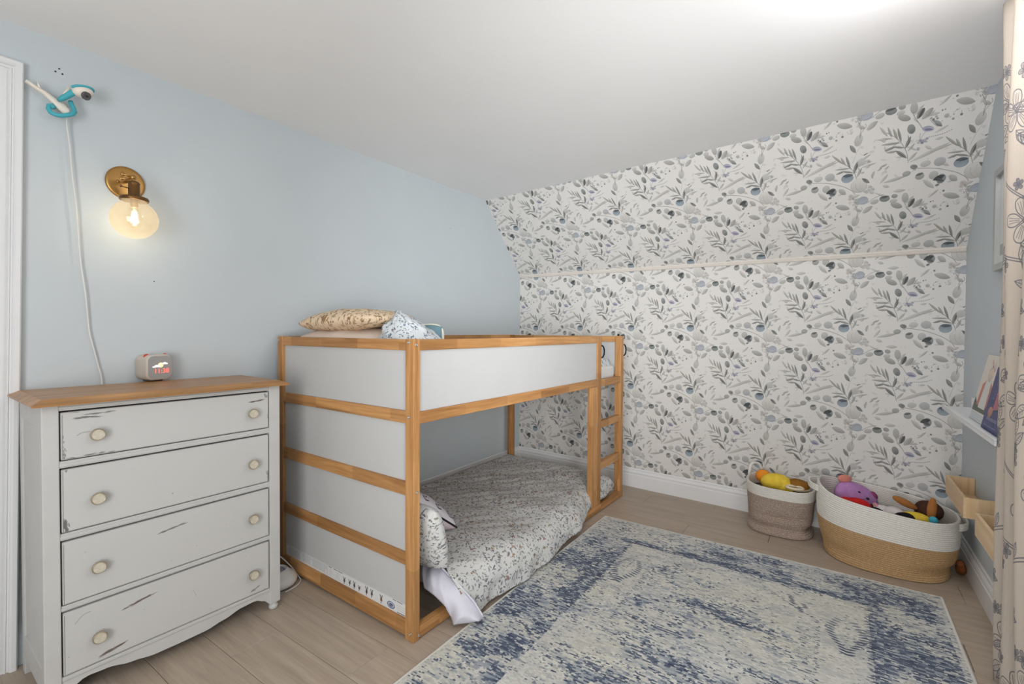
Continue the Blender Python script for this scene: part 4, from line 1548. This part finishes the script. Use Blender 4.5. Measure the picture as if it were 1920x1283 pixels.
for i in range(33):
    a = PI * 1.02 * i / 32 + .35
    ringp.append(hc + Mh @ Vector((-.032 * math.cos(a), -.0235 * math.sin(a) * .75 - .002, .0225 * (.30 + .30 * math.sin(a)))))
obj('band', b.tube(ringp, .0045, 8), M_MT, mon, label='turquoise band round the head')
lp = Vector(mp(162.5, 180.5, YB - .098)); 
Ml = aim(lp, lp + Vector((.35, -.8, -.45)))
obj('lens', MB().lathe([(.0145, -.006), (.0145, .001), (.0125, .0022), (.0115, .0015), (0, .0012)], 24, Ml), plain('lens_ring', (92, 90, 92), .25), mon, label='dark round lens')
obj('lens_centre', MB().ball(lp + Vector((.0006, -.0015, -.0008)), .0036, 12, 8), M_DARK, mon)
obj('wing', blade([mp(118, 177, YB - .05), mp(126, 172, YB - .05), mp(131, 163, YB - .05)], [.006, .013, .006], .006), M_MW, mon)

cpts = [(125, 214, .028), (126, 240, .02), (131, 275, .017), (133, 300, .017), (137, 340, .016), (143, 392, .016), (146, 430, .015), (151, 490, .014), (160, 550, .014), (165, 600, .012), (168, 625, .012), (176, 655, .01), (183, 682, .01), (191, 716, .012)]
P = [np.array(on_y(x, y, YB - d)) for x, y, d in cpts]
P.append(np.array((P[-1][0] + .005, YB - .012, .80)))
def smooth(P, k=6):
    P = np.array(P, float); out = []
    for i in range(len(P) - 1):
        p0, p1, p2, p3 = P[max(i - 1, 0)], P[i], P[i + 1], P[min(i + 2, len(P) - 1)]
        for t in np.arange(k) / k:
            out.append(.5 * ((2 * p1) + (p2 - p0) * t + (2 * p0 - 5 * p1 + 4 * p2 - p3) * t * t + (3 * p1 - p0 - 3 * p2 + p3) * t ** 3))
    out.append(P[-1])
    return out
obj('power_cable', MB().tube(smooth(P), .0026, 8), M_WHITE, None, label='thin white power cable hanging down the blue wall behind the dresser', category='cable')

# ================================================================== wall sconce
sc_c = Vector(on_y(236, 343.5, YB - .008))
sco = thing('wall_sconce', 'brass wall sconce with a lit amber glass globe', 'wall lamp', (sc_c.x, YB, sc_c.z))
M_BRASS = plain('aged_brass', (178, 136, 78), .32, metal=.85, var=.05)
M_BRONZE = plain('dark_bronze', (122, 88, 52), .35, metal=.8, var=.06)
MY = Matrix.Rotation(PI / 2, 4, 'X')       # +z -> -y (out of the wall)
obj('backplate', MB().lathe([(.063, 0), (.065, .002), (.065, .008), (.062, .011), (.056, .012), (0, .0125)], 40, MY), M_BRASS, sco)
for px, py in ((221, 340),):
    p = Vector(on_y(px, py, YB - .012)) - Vector(sco.location)
    obj('screw', MB().ball(p, (.006, .005, .006), 14, 8), M_BRASS, sco)
gl = Vector(on_y(252, 411.5, YB - .115)) - Vector(sco.location)
tp = Vector((gl.x, gl.y, gl.z + .168))
jb = Vector((gl.x, gl.y + .012, .004))
obj('arm', MB().tube([(jb.x * .3, -.006, .004), (jb.x * .6, jb.y * .5, .004), tuple(jb)], .006, 10), M_BRASS, sco)
b = MB().ball(jb, .011, 16, 10)
b.tube([tuple(jb), (gl.x, gl.y, gl.z + .142)], .0065, 10)
obj('knuckle', b, M_BRASS, sco)
b = MB()
for dz, dx in ((.006, -.030), (-.012, -.034)):
    b.tube([(jb.x, jb.y + .004, jb.z + dz * .4), (jb.x + dx, jb.y + .004, jb.z + dz)], .004, 8)
    b.ball((jb.x + dx, jb.y + .004, jb.z + dz), (.008, .004, .008), 12, 8)
obj('thumbscrew', b, M_BRASS, sco)
Mg = Matrix.Translation(gl)
obj('socket', MB().lathe([(.008, .148), (.016, .144), (.020, .138), (.018, .134), (.0185, .132), (.0185, .092), (.0215, .090), (.0215, .086)], 28, Mg), M_BRONZE, sco)
b = MB().tube([(gl.x - .018, gl.y, gl.z + .116), (gl.x - .040, gl.y, gl.z + .119)], .0022, 8).ball((gl.x - .041, gl.y, gl.z + .119), .0045, 10, 8)
obj('switch_key', b, M_BRONZE, sco)
obj('gallery', MB().lathe([(.018, .088), (.044, .084), (.0465, .080), (.0465, .072), (.044, .070), (.043, .073), (.018, .079)], 36, Mg), M_BRONZE, sco)
# glass globe with a filament bulb
t = NT('amber_glass')
for nd in list(t.t.nodes):
    if nd != t.out: t.t.nodes.remove(nd)
tr = t.n('ShaderNodeBsdfTransparent'); tr.inputs[0].default_value = (.97, .91, .80, 1)
dt = t.n('ShaderNodeBsdfTranslucent'); dt.inputs[0].default_value = lin((176, 164, 142))
gs = t.n('ShaderNodeBsdfGlossy'); gs.inputs['Roughness'].default_value = .05
m1 = t.n('ShaderNodeMixShader'); m1.inputs[0].default_value = .36
t.l(tr.outputs[0], m1.inputs[1]); t.l(dt.outputs[0], m1.inputs[2])
m2 = t.n('ShaderNodeMixShader')
m2.inputs[0].default_value = .05; t.l(m1.outputs[0], m2.inputs[1]); t.l(gs.outputs[0], m2.inputs[2])
t.l(m2.outputs[0], t.out.inputs[0])
prof = [(.040 + 0, .074)]
for i in range(20):
    a = math.radians(58 - (58 + 90) * i / 19)
    prof.append((.0765 * math.cos(a), .0745 * math.sin(a)))
prof[-1] = (0, -.0745)
glo = obj('globe', MB().lathe(prof, 48, Mg), t.m, sco, label='round amber glass globe')
obj('bulb_cap', MB().lathe([(.013, .082), (.013, .050), (.010, .044), (0, .043)], 20, Mg), M_BRASS, sco)
tb = NT('bulb_glass')
for nd in list(tb.t.nodes):
    if nd != tb.out: tb.t.nodes.remove(nd)
tr = tb.n('ShaderNodeBsdfTransparent'); tr.inputs[0].default_value = (.99, .97, .93, 1)
gs = tb.n('ShaderNodeBsdfGlossy'); gs.inputs['Roughness'].default_value = .02
mx = tb.n('ShaderNodeMixShader'); mx.inputs[0].default_value = .06
tb.l(tr.outputs[0], mx.inputs[1]); tb.l(gs.outputs[0], mx.inputs[2]); tb.l(mx.outputs[0], tb.out.inputs[0])
obj('bulb', MB().lathe([(.011, .046), (.016, .032), (.023, .012), (.026, -.006), (.023, -.022), (.013, -.032), (0, -.035)], 24, Mg), tb.m, sco)
b = MB()
for i in range(6):
    a = 2 * PI * i / 6
    b.tube([(gl.x + .006 * math.cos(a), gl.y + .006 * math.sin(a), gl.z + .030), (gl.x + .012 * math.cos(a), gl.y + .012 * math.sin(a), gl.z - .012)], .0016, 6)
obj('filament', b, glow('filament', (255, 238, 200), 14), sco)
lp_ = bpy.data.lights.new('sconce_bulb', 'POINT'); lp_.energy = .9; lp_.color = (1.0, .97, .91); lp_.shadow_soft_size = .007
lo = bpy.data.objects.new('sconce_bulb', lp_); COL.objects.link(lo); lo.location = Vector(sco.location) + gl

# ================================================================== projector on the floor between dresser and bed
pj = thing('night_light_projector', 'white round night-light projector on the floor between dresser and bed', 'night light', (-.068, .830, 0))
obj('body', MB().lathe([(r_ * .90, z_) for r_, z_ in [(.03, .004), (.088, .004), (.094, .012), (.095, .022), (.090, .034), (.078, .046), (.066, .054), (.062, .056), (.052, .068), (.045, .074), (.042, .071), (.036, .066), (0, .064)]], 48), M_WHITE, pj)
tl = plain('projector_lens', (150, 150, 172), .12, var=.2, vscale=60)
obj('lens', MB().ball((0, 0, .063), (.033, .033, .014), 28, 14), tl, pj, label='grey domed lens')
obj('rubber_base', MB().lathe([(.070, .0), (.078, .001), (.078, .0055), (.07, .006)], 40), M_DARK, pj)
c1 = smooth([(.02, .082, .030), (.03, .085, .075), (.012, .06, .15), (-.05, .07, .19), (-.075, .10, .19), (-.08, .125, .10), (-.08, .13, .004)])
obj('cord', MB().tube(c1, .0032, 8), M_WHITE, pj)
c2 = smooth([(-.075, .11, .14), (-.05, .08, .135), (.03, .06, .11), (.078, .03, .05), (.088, -.02, .012), (.080, -.060, .004), (.04, -.090, .004), (-.02, -.100, .004)])
obj('cord', MB().tube(c2, .0028, 8), M_WHITE, pj)

# ================================================================== rope baskets
def rope_mat(name, light, dark, scale=(1, 1, 1), sc=220, speck=.5):
    t = NT(name)
    v = t.coord(scale)
    t.color(t.ramp(t.noise(v, sc, 3, .6, .7), [(.5 - speck * .2, lin(dark)), (.5 + speck * .2, lin(light))]))
    t.bump(t.noise(v, sc * 1.2, 2), .35, .002)
    return t.set(.9, 0, .15)


M_ROPEW = rope_mat('white_cotton_rope', (232, 229, 223), (214, 210, 203), (1, 1, 1), 260)
M_JUTE = rope_mat('tan_jute_rope', (200, 168, 128), (166, 134, 94), (1, 1, 1), 260)
M_MELANGE = rope_mat('brown_melange_rope', (206, 188, 174), (124, 106, 94), (1, 1, 1.6), 260, .7)


def basket_shell(fn, H, z0, z1, rows, n=112, thick=.010, inner=True):
    """coiled rope wall from z0 to z1; fn(angle, z) -> point of the outside"""
    b = MB()
    prof = []
    hr = (z1 - z0) / rows
    for i in range(rows):
        for f, o in ((0.02, -.0055), (.16, -.0004), (.5, .0020), (.84, -.0004), (.98, -.0055)):
            prof.append((z0 + hr * (i + f), o))
    if inner:
        prof_in = [(z1 - hr * .1, -thick * .5), (z1 - hr * .35, -thick)]
        for i in range(rows - 1, -1, -1):
            for f, o in ((.7, -.0010), (.3, -.0010), (.04, .0016)):
                prof_in.append((z0 + hr * (i + f), -thick + o - 0))
    else: prof_in = []
    P = []
    for zz, o in prof + prof_in:
        ringv = []
        for k in range(n):
            a = 2 * PI * k / n
            p = fn(a, zz, o)
            ringv.append(p)
        P.append(ringv)
    P = np.array(P)
    m_ = len(P)
    fs = [(j * n + i, j * n + (i + 1) % n, (j + 1) * n + (i + 1) % n, (j + 1) * n + i) for j in range(m_ - 1) for i in range(n)]
    b.add(P.reshape(-1, 3), fs, True)
    return b


def superell(a, e):
    c, s = math.cos(a), math.sin(a)
    return math.copysign(abs(c) ** e, c), math.copysign(abs(s) ** e, s)


# big oval basket in the corner
BBC = np.array((1.895, -1.528, 0.0))
BB_ROT = -.05
def big_fn(a, z, o):
    cx, cy = superell(a, .82)
    t = z / .31
    rx = .222 + .018 * math.sin(min(t, 1) * PI * .62) - .012 * max(0, t - .75) * 4 * .5
    ry = .256 + .040 * math.sin(min(t, 1) * PI * .62)
    # slouching folds low on the front
    if z < .14:
        f = math.exp(-((z - .055) / .028) ** 2)
        rx -= .022 * f * (1 + math.sin(a * 3 + 1.2)) * .7
        ry -= .020 * f * (1 + math.sin(a * 2 + .4)) * .7
    x, y = cx * (rx + o), cy * (ry + o)
    tilt = 1.03 + .11 * (y / .3)                    # sags towards the right-hand wall
    ends = .045 * max(0, abs(cy) - .62) ** 2 / .14 * max(0, t - .5) * (1.1 if cy > 0 else .35)
    zz = z * tilt + ends
    return (x, y, max(zz, .002))


bb = thing('rope_basket', 'large oval white and tan rope basket full of soft toys in the corner', 'basket', tuple(BBC), BB_ROT)
ZB = .172
obj('tan_wall', basket_shell(big_fn, .31, .002, ZB, 17, inner=False), M_JUTE, bb, label='tan jute lower wall')
obj('white_wall', basket_shell(big_fn, .31, ZB, .31, 14), M_ROPEW, bb, label='white cotton upper wall')
n = 72
b = MB().add([big_fn(2 * PI * k / n, .004, -.004) for k in range(n)], [tuple(range(n))], True)
obj('bottom', b, M_JUTE, bb)
for s in (1, -1):
    pts = []
    for i in range(15):
        q = -1 + 2 * i / 14
        a = s * PI / 2 + q * .34
        p = np.array(big_fn(a, .292, .0))
        out = np.array((0, s, 0)) * (.040 if s > 0 else .024) * (1 - q * q) ** .7
        pts.append(p + out + np.array((0, 0, -.004)))
    b = MB()
    for dz in (-.017, -.0085, 0, .0085):
        b.tube([tuple(np.array(p) + np.array((0, 0, dz))) for p in pts], .0048, 8)
    obj('handle', b, M_ROPEW, bb)

# smaller rounded basket
SBC = np.array((2.020, -1.043, 0.0))
def small_fn(a, z, o):
    cx, cy = superell(a, .74)
    t = z / .29
    rx = .148 + .018 * t
    ry = .162 + .020 * t
    if z < .16:
        f = math.exp(-((z - .050) / .020) ** 2)
        rx -= .016 * f * (1 + .9 * math.sin(a * 2 + 2.2))
        ry -= .014 * f * (1 + .9 * math.sin(a * 3 + .5))
        g = math.exp(-((z - .018) / .022) ** 2)
        rx += .010 * g; ry += .010 * g
        f2 = math.exp(-((z - .115) / .02) ** 2)
        rx -= .007 * f2 * (1 + math.sin(a * 3 + 4))
    x, y = cx * (rx + o), cy * (ry + o)
    zz = z * (.99 + .02 * (y / .18)) - .018 * max(0, -x / .16) * max(0, t - .7)
    return (x, y, max(zz, .002))


sb = thing('rope_basket', 'smaller brown and white rope basket with yellow toys beside the big one', 'basket', tuple(SBC), .02)
obj('brown_wall', basket_shell(small_fn, .29, .002, .222, 24, n=96, inner=False), M_MELANGE, sb, label='brown melange lower wall')
obj('brown_lining', basket_shell(lambda a, z, o: small_fn(a, z, o - .010), .29, .002, .222, 12, n=64, inner=False), M_MELANGE, sb)
obj('white_wall', basket_shell(small_fn, .29, .222, .29, 8, n=96), M_ROPEW, sb, label='white upper band')
n = 64
obj('bottom', MB().add([small_fn(2 * PI * k / n, .004, -.004) for k in range(n)], [tuple(range(n))], True), M_MELANGE, sb)
pts = []
for i in range(17):
    q = -1 + 2 * i / 16
    a = .62 + q * .42
    p = np.array(small_fn(a + .35, .286, -.003))
    pts.append(p + np.array((0, 0, .062 * (1 - q ** 4))))
obj('handle', MB().tube([tuple(p) for p in pts], .0085, 10), M_ROPEW, sb)

# ------------------------------------------------------------------ soft toys
def soft(name, rgb, fuzz=.25, var=.06):
    return plain(name, rgb, .9, spec=.1, var=var, vscale=30, bump=fuzz, bscale=240)


def at_big(px, py, z): return Vector(on_z(px, py, z))
# lilac plush
o_ = Vector(on_x(1607, 930, 2.01))
lil = thing('plush_toy', 'lilac plush toy with a sleepy face in the big basket', 'soft toy', tuple(o_))
M_LIL, M_LPK, M_INK = soft('lilac_plush', (188, 138, 194)), soft('salmon_plush', (222, 142, 128)), plain('black_thread', (40, 32, 48), .6)
cam_dir = Vector((CAM[0] - o_.x, CAM[1] - o_.y, CAM[2] - o_.z)).normalized()
right = Vector((CR[0], CR[1], 0)).normalized()
upv = cam_dir.cross(right) * -1
upv = right.cross(cam_dir) * -1 if right.cross(cam_dir).z < 0 else right.cross(cam_dir)
Mf = Matrix.Identity(4)
for i in range(3): Mf[i][0], Mf[i][1], Mf[i][2] = right[i], upv[i], cam_dir[i]
Rt = Mf @ Matrix.Rotation(-.62, 4, 'Z')
b = MB().ball(Rt @ Vector((0, 0, -.02)), (.125, .078, .06), 28, 18, Rt)
b.ball(Rt @ Vector((-.055, -.018, -.03)), (.070, .076, .065), 24, 14, Rt)
obj('body', b, M_LIL, lil)
for (u, v) in ((.0, .028), (.056, .018)):
    obj('eye', MB().ball(Rt @ Vector((u, v, .032)), (.011, .008, .006), 14, 8, Rt), M_INK, lil)
obj('mouth', MB().tube([Rt @ Vector((.016 + .030 * q, .006 - .008 * (1 - (2 * q - 1) ** 2), .036)) for q in np.linspace(0, 1, 9)], .0016, 6), M_INK, lil)
obj('ear', MB().ball(Rt @ Vector((-.105, .062, -.01)), (.040, .028, .02), 18, 10, Rt @ Matrix.Rotation(.6, 4, 'Z')), M_LPK, lil, label='salmon pink ear')
obj('ear', MB().ball(Rt @ Vector((.075, .056, -.01)), (.028, .02, .016), 18, 10, Rt @ Matrix.Rotation(-.5, 4, 'Z')), soft('plum_plush', (150, 74, 120)), lil, label='plum ear')

def clump(name, label, parts, base, cat='soft toy', group=None):
    """a soft toy made of rounded limbs: parts = [(part name, material, [(offset, radii, rot)], label)]"""
    t_ = thing(name, label, cat, tuple(base), 0, group)
    for pn, mat, balls, lb in parts:
        b = MB()
        for off, rad, rot in balls:
            M = Matrix.Rotation(rot[2], 4, 'Z') @ Matrix.Rotation(rot[1], 4, 'Y') @ Matrix.Rotation(rot[0], 4, 'X')
            b.ball(off, rad, 22, 14, M)
        obj(pn, b, mat, t_, label=lb)
    return t_


M_REDP, M_BLKP, M_YELP, M_WHP, M_BRNP = soft('red_plush', (206, 44, 44)), soft('black_plush', (36, 34, 36)), soft('yellow_plush', (232, 200, 72)), soft('white_plush', (226, 220, 220)), soft('brown_plush', (168, 112, 62))
clump('plush_toy', 'red and black plush toy lying face down at the near rim of the big basket',
      [('body', M_REDP, [((0, 0, 0), (.055, .075, .045), (.1, 0, .5)), ((-.01, .045, .008), (.045, .045, .036), (0, 0, 0))], 'red body'),
       ('leg', M_BLKP, [((-.005, -.080, -.012), (.032, .060, .026), (0, 0, .15))], 'black leg'),
       ('leg', M_BLKP, [((.03, -.10, -.004), (.03, .055, .026), (0, 0, -.2))], 'black leg'),
       ('collar', soft('cream_plush', (226, 204, 160)), [((-.02, .085, .006), (.032, .022, .026), (0, 0, .4))], 'cream collar')],
      Vector(on_x(1606, 950, 1.92)))
clump('plush_toy', 'white plush toy with pale spots sunk in the middle of the big basket',
      [('body', M_WHP, [((0, 0, 0), (.055, .05, .045), (0, 0, 0)), ((.03, .05, .0), (.04, .045, .035), (0, 0, 0))], None),
       ('ear', soft('pink_plush', (222, 160, 168)), [((.035, .075, .026), (.024, .012, .014), (0, 0, .3))], 'pink ear')],
      Vector(on_x(1676, 967, 1.91)))
clump('plush_toy', 'brown plush toy with raised limbs at the right of the big basket',
      [('limb', M_BRNP, [((0, .05, .028), (.018, .062, .018), (.45, 0, .3))], None),
       ('limb', M_BRNP, [((-.01, -.055, .018), (.018, .02, .06), (.1, .2, 0))], None),
       ('body', soft('dark_brown_plush', (74, 50, 40)), [((.045, -.05, -.005), (.06, .06, .05), (0, 0, .2))], 'dark brown body'),
       ('cuff', M_REDP, [((-.035, .085, -.022), (.022, .026, .016), (0, 0, 0))], 'red cuff')],
      Vector(on_x(1720, 957, 1.95)))
clump('plush_toy', 'yellow and black plush toy with turquoise tail in the big basket',
      [('body', M_YELP, [((0, 0, 0), (.045, .065, .030), (0, 0, .2))], 'yellow body'),
       ('wing', M_BLKP, [((-.020, .03, .0), (.036, .055, .026), (0, 0, .2))], 'black wing'),
       ('tail', soft('turquoise_plush', (72, 168, 190)), [((-.005, -.072, .004), (.022, .020, .022), (0, 0, 0))], 'turquoise tail')],
      Vector(on_x(1714, 972, 1.84)))
# in the small basket
def at_small(px, py, z): return Vector(on_z(px, py, z))
tb_ = obj('toy_ball', MB().ball((0, 0, 0), (.042, .044, .040), 26, 16).transform(Matrix.Translation(Vector(on_x(1431, 893, 2.085)))), soft('orange_plush', (240, 150, 52)), None, label='orange plush ball at the left of the small basket', category='ball')
clump('plush_toy', 'yellow plush toy filling the left half of the small basket',
      [('body', M_YELP, [((0, 0, 0), (.060, .085, .055), (0, .1, .2)), ((-.005, -.05, -.018), (.052, .06, .045), (0, 0, 0))], None)], Vector(on_x(1455, 905, 2.03)))
b = MB().lathe([(.02, -.03), (.060, -.03), (.066, .0), (.058, .022), (.03, .034), (0, .036)], 30)
tv = thing('toy_drum', 'round brown toy with a cream rim in the small basket', 'toy', tuple(Vector(on_x(1494, 911, 2.05))))
obj('drum_body', b, soft('tan_brown', (146, 100, 40), .1), tv)
obj('rim', MB().tube([(.062 * math.cos(a), .062 * math.sin(a), -.012) for a in np.linspace(0, 2 * PI, 41)[:-1]], .007, 8, closed=True), soft('cream_rim', (222, 208, 180), .1), tv, label='cream rim')
tv2 = thing('toy_ring', 'cream toy ring at the front of the small basket', 'toy', tuple(Vector(on_x(1490, 915, 1.965))))
obj('ring_body', MB().tube([(.030 * math.cos(a), .042 * math.sin(a), .0) for a in np.linspace(0, 2 * PI, 37)[:-1]], .008, 8, closed=True), soft('cream_ring', (226, 212, 186), .1), tv2)
# small toy fallen behind the big basket
clump('plush_toy', 'small brown spotted toy on the floor between big basket and baseboard',
      [('body', soft('russet_plush', (140, 82, 48), .3, .25), [((0, 0, .030), (.026, .022, .030), (0, 0, 0))], None),
       ('head', soft('russet_head', (150, 92, 56), .3, .25), [((-.012, .005, .060), (.018, .016, .016), (0, 0, 0))], None)],
      (1.905, -1.832, 0))

# ================================================================== wooden trays on the right-hand wall
PALE = [wood('pale_pine_x', (232, 204, 164), (206, 174, 132), 0, .5, grain=.6, tone=.08), None, wood('pale_pine_z', (230, 202, 164), (202, 168, 126), 2, .5, grain=.6, tone=.1)]
def tray(x0, x1, label):
    d, z0, z1, th = .104, .409, .496, .011
    t_ = thing('wall_tray', label, 'wall shelf', ((x0 + x1) / 2, YR, z0), 0, 'pale wooden wall trays')
    c = (x0 + x1) / 2
    def pc(name, lo, hi, ax):
        obj(name, MB().box((lo[0] - c, lo[1], lo[2] - z0), (hi[0] - c, hi[1], hi[2] - z0), .001), PALE[ax], t_)
    pc('end_board', (x1 - th, .001, z0), (x1, d - th, z1), 2)
    pc('end_board', (x0, .001, z0), (x0 + th, d - th, z1), 2)
    pc('front_board', (x0, d - th, z0), (x1, d, z1), 0)
    pc('bottom_board', (x0 + th, .001, z0), (x1 - th, d - th, z0 + th), 0)
    return t_
tray(1.472, 1.862, 'pale pine wall tray nearest the papered wall, above the basket')
tray(.958, 1.268, 'pale pine wall tray partly hidden by the curtain')

# ================================================================== white picture ledge with books
WSX0, WSX1 = .958, 1.90
ws = thing('picture_ledge', 'white picture ledge holding two books on the right-hand wall', 'wall shelf', ((WSX0 + WSX1) / 2, YR, .815))
c = (WSX0 + WSX1) / 2
obj('ledge', MB().box((WSX0 - c, .0, 0), (WSX1 - c, .118, .016), .0015), M_TRIM, ws)
obj('front_lip', MB().box((WSX0 - c, .108, .0165), (WSX1 - c, .119, .0235), .0015), M_TRIM, ws)
obj('back_rail', MB().box((WSX0 - c, .0005, .0165), (WSX1 - c + .0, .012, .064), .0015), M_TRIM, ws)
def book(name, lab, x0, x1, h, th, img, edge, yb, lean_):
    """stands on the ledge and leans back on the wall; cover faces the room"""
    t_ = thing('book', lab, 'book', ((x0 + x1) / 2, YR + yb, .8322), 0)
    t_.rotation_euler = (lean_, 0, 0)
    w = x1 - x0
    M_E = plain(name + '_board', edge, .5)
    obj('pages', MB().box((-w / 2 + .003, -th / 2 + .002, .003), (w / 2 - .004, th / 2 - .002, h - .003)), plain(name + '_pages', (222, 216, 204), .8), t_)
    b = MB()
    b.box((-w / 2, -th / 2, 0), (w / 2, -th / 2 + .002, h), .0006)
    b.box((w / 2 - .003, -th / 2, 0), (w / 2, th / 2, h), .0006)
    b.box((-w / 2, th / 2 - .002, 0), (w / 2, th / 2, h), .0006)
    obj('binding', b, M_E, t_)
    b = MB().quad((w / 2 - .0006, th / 2 + .0002, .0006), (-w / 2 + .0006, th / 2 + .0002, .0006), (-w / 2 + .0006, th / 2 + .0002, h - .0006), (w / 2 - .0006, th / 2 + .0002, h - .0006))
    obj('cover', b, printed(name + '_cover', img, rough=.35), t_)
    return t_
book('cream_book', 'cream picture book with a red-haired figure, standing furthest along the ledge', 1.270, 1.520, .275, .012, make_cover_cream(), (206, 196, 184), .078, .205)
book('blue_book', 'dark blue picture book overlapping the cream one on the ledge', 1.045, 1.262, .235, .016, make_cover_blue(), (52, 88, 100), .088, .19)

# ================================================================== framed picture
fx0, fx1, fz0, fz1 = .98, 1.530, 1.452, 1.868
pf = thing('framed_picture', 'silver framed pale picture half hidden by the curtain', 'picture', ((fx0 + fx1) / 2, YR, fz0))
M_FR = plain('silver_frame', (176, 178, 176), .35, metal=.3)
w, h, t_ = fx1 - fx0, fz1 - fz0, .026
b = MB()
for poly in ([(-w / 2, 0), (w / 2, 0), (w / 2 - t_, t_), (-w / 2 + t_, t_)], [(-w / 2, h), (-w / 2 + t_, h - t_), (w / 2 - t_, h - t_), (w / 2, h)],
             [(-w / 2, 0), (-w / 2 + t_, t_), (-w / 2 + t_, h - t_), (-w / 2, h)], [(w / 2, 0), (w / 2, h), (w / 2 - t_, h - t_), (w / 2 - t_, t_)]):
    b.prism(poly, .022, Matrix.Translation((0, .0005, 0)))
obj('frame', b, M_FR, pf)
obj('print', MB().box((-w / 2 + t_, .002, t_), (w / 2 - t_, .008, h - t_)), plain('pale_picture', (206, 208, 206), .3, var=.05, vscale=8), pf)
obj('print_mark', MB().box((w / 2 - t_ - .060, .0082, .060), (w / 2 - t_ - .018, .0088, .105)), plain('grey_print', (166, 168, 168), .5), pf)

# ================================================================== curtain
cu = thing('curtain', 'beige linen curtain printed with grey line-drawn flowers beside the window', 'curtain', (.2, YR + .10, 0))
M_CUR = printed('curtain_linen', make_curtain_print(), rough=.9, bump=.25, bscale=600)
nx_, nz_ = 260, 40
Pc = np.zeros((nx_, nz_, 3)); Uc = np.zeros((nx_, nz_, 2))
for i in range(nx_):
    s = i / (nx_ - 1)
    for k in range(nz_):
        z = .05 + 2.210 * k / (nz_ - 1)
        low = (1 - z / 2.25)
        xe = .945 - .020 * low
        x = xe - .46 * s
        ph = s * 2 * PI * 3.1
        amp = .024 + .006 * low
        y = YR + .107 - .010 * low ** 3 + amp * math.cos(ph + .5 * math.sin(z * 2)) - .016 * math.exp(-s * 18) + .006 * math.sin(z * 3 + s * 9)
        Pc[i, k] = (x - .2, y - (YR + .10), z)
        Uc[i, k] = (s * .46 * 2.2 / .62, z / .87)
b = MB().grid(Pc, Uc)
o = obj('panel', b, M_CUR, cu)
solid(o, .002, 0)
b = MB().box((-1.55, -.018, 2.2602), (.78, .012, 2.2695), .001)
obj('ceiling_track', b, M_TRIM, cu, label='white ceiling track')

# ================================================================== ceiling lamps, above the picture's upper edge
la = thing('ceiling_lamp', 'small white flush ceiling lamp near the curtain', 'ceiling lamp', (.36, -1.56, 2.268))
obj('canopy', MB().lathe([(0, -.03), (.07, -.028), (.075, 0)], 28), M_BRASS, la)
obj('lamp_globe', MB().ball((0, 0, -.13), (.085, .085, .075), 28, 18), glow('flush_glass', (252, 252, 255), 50.0), la)
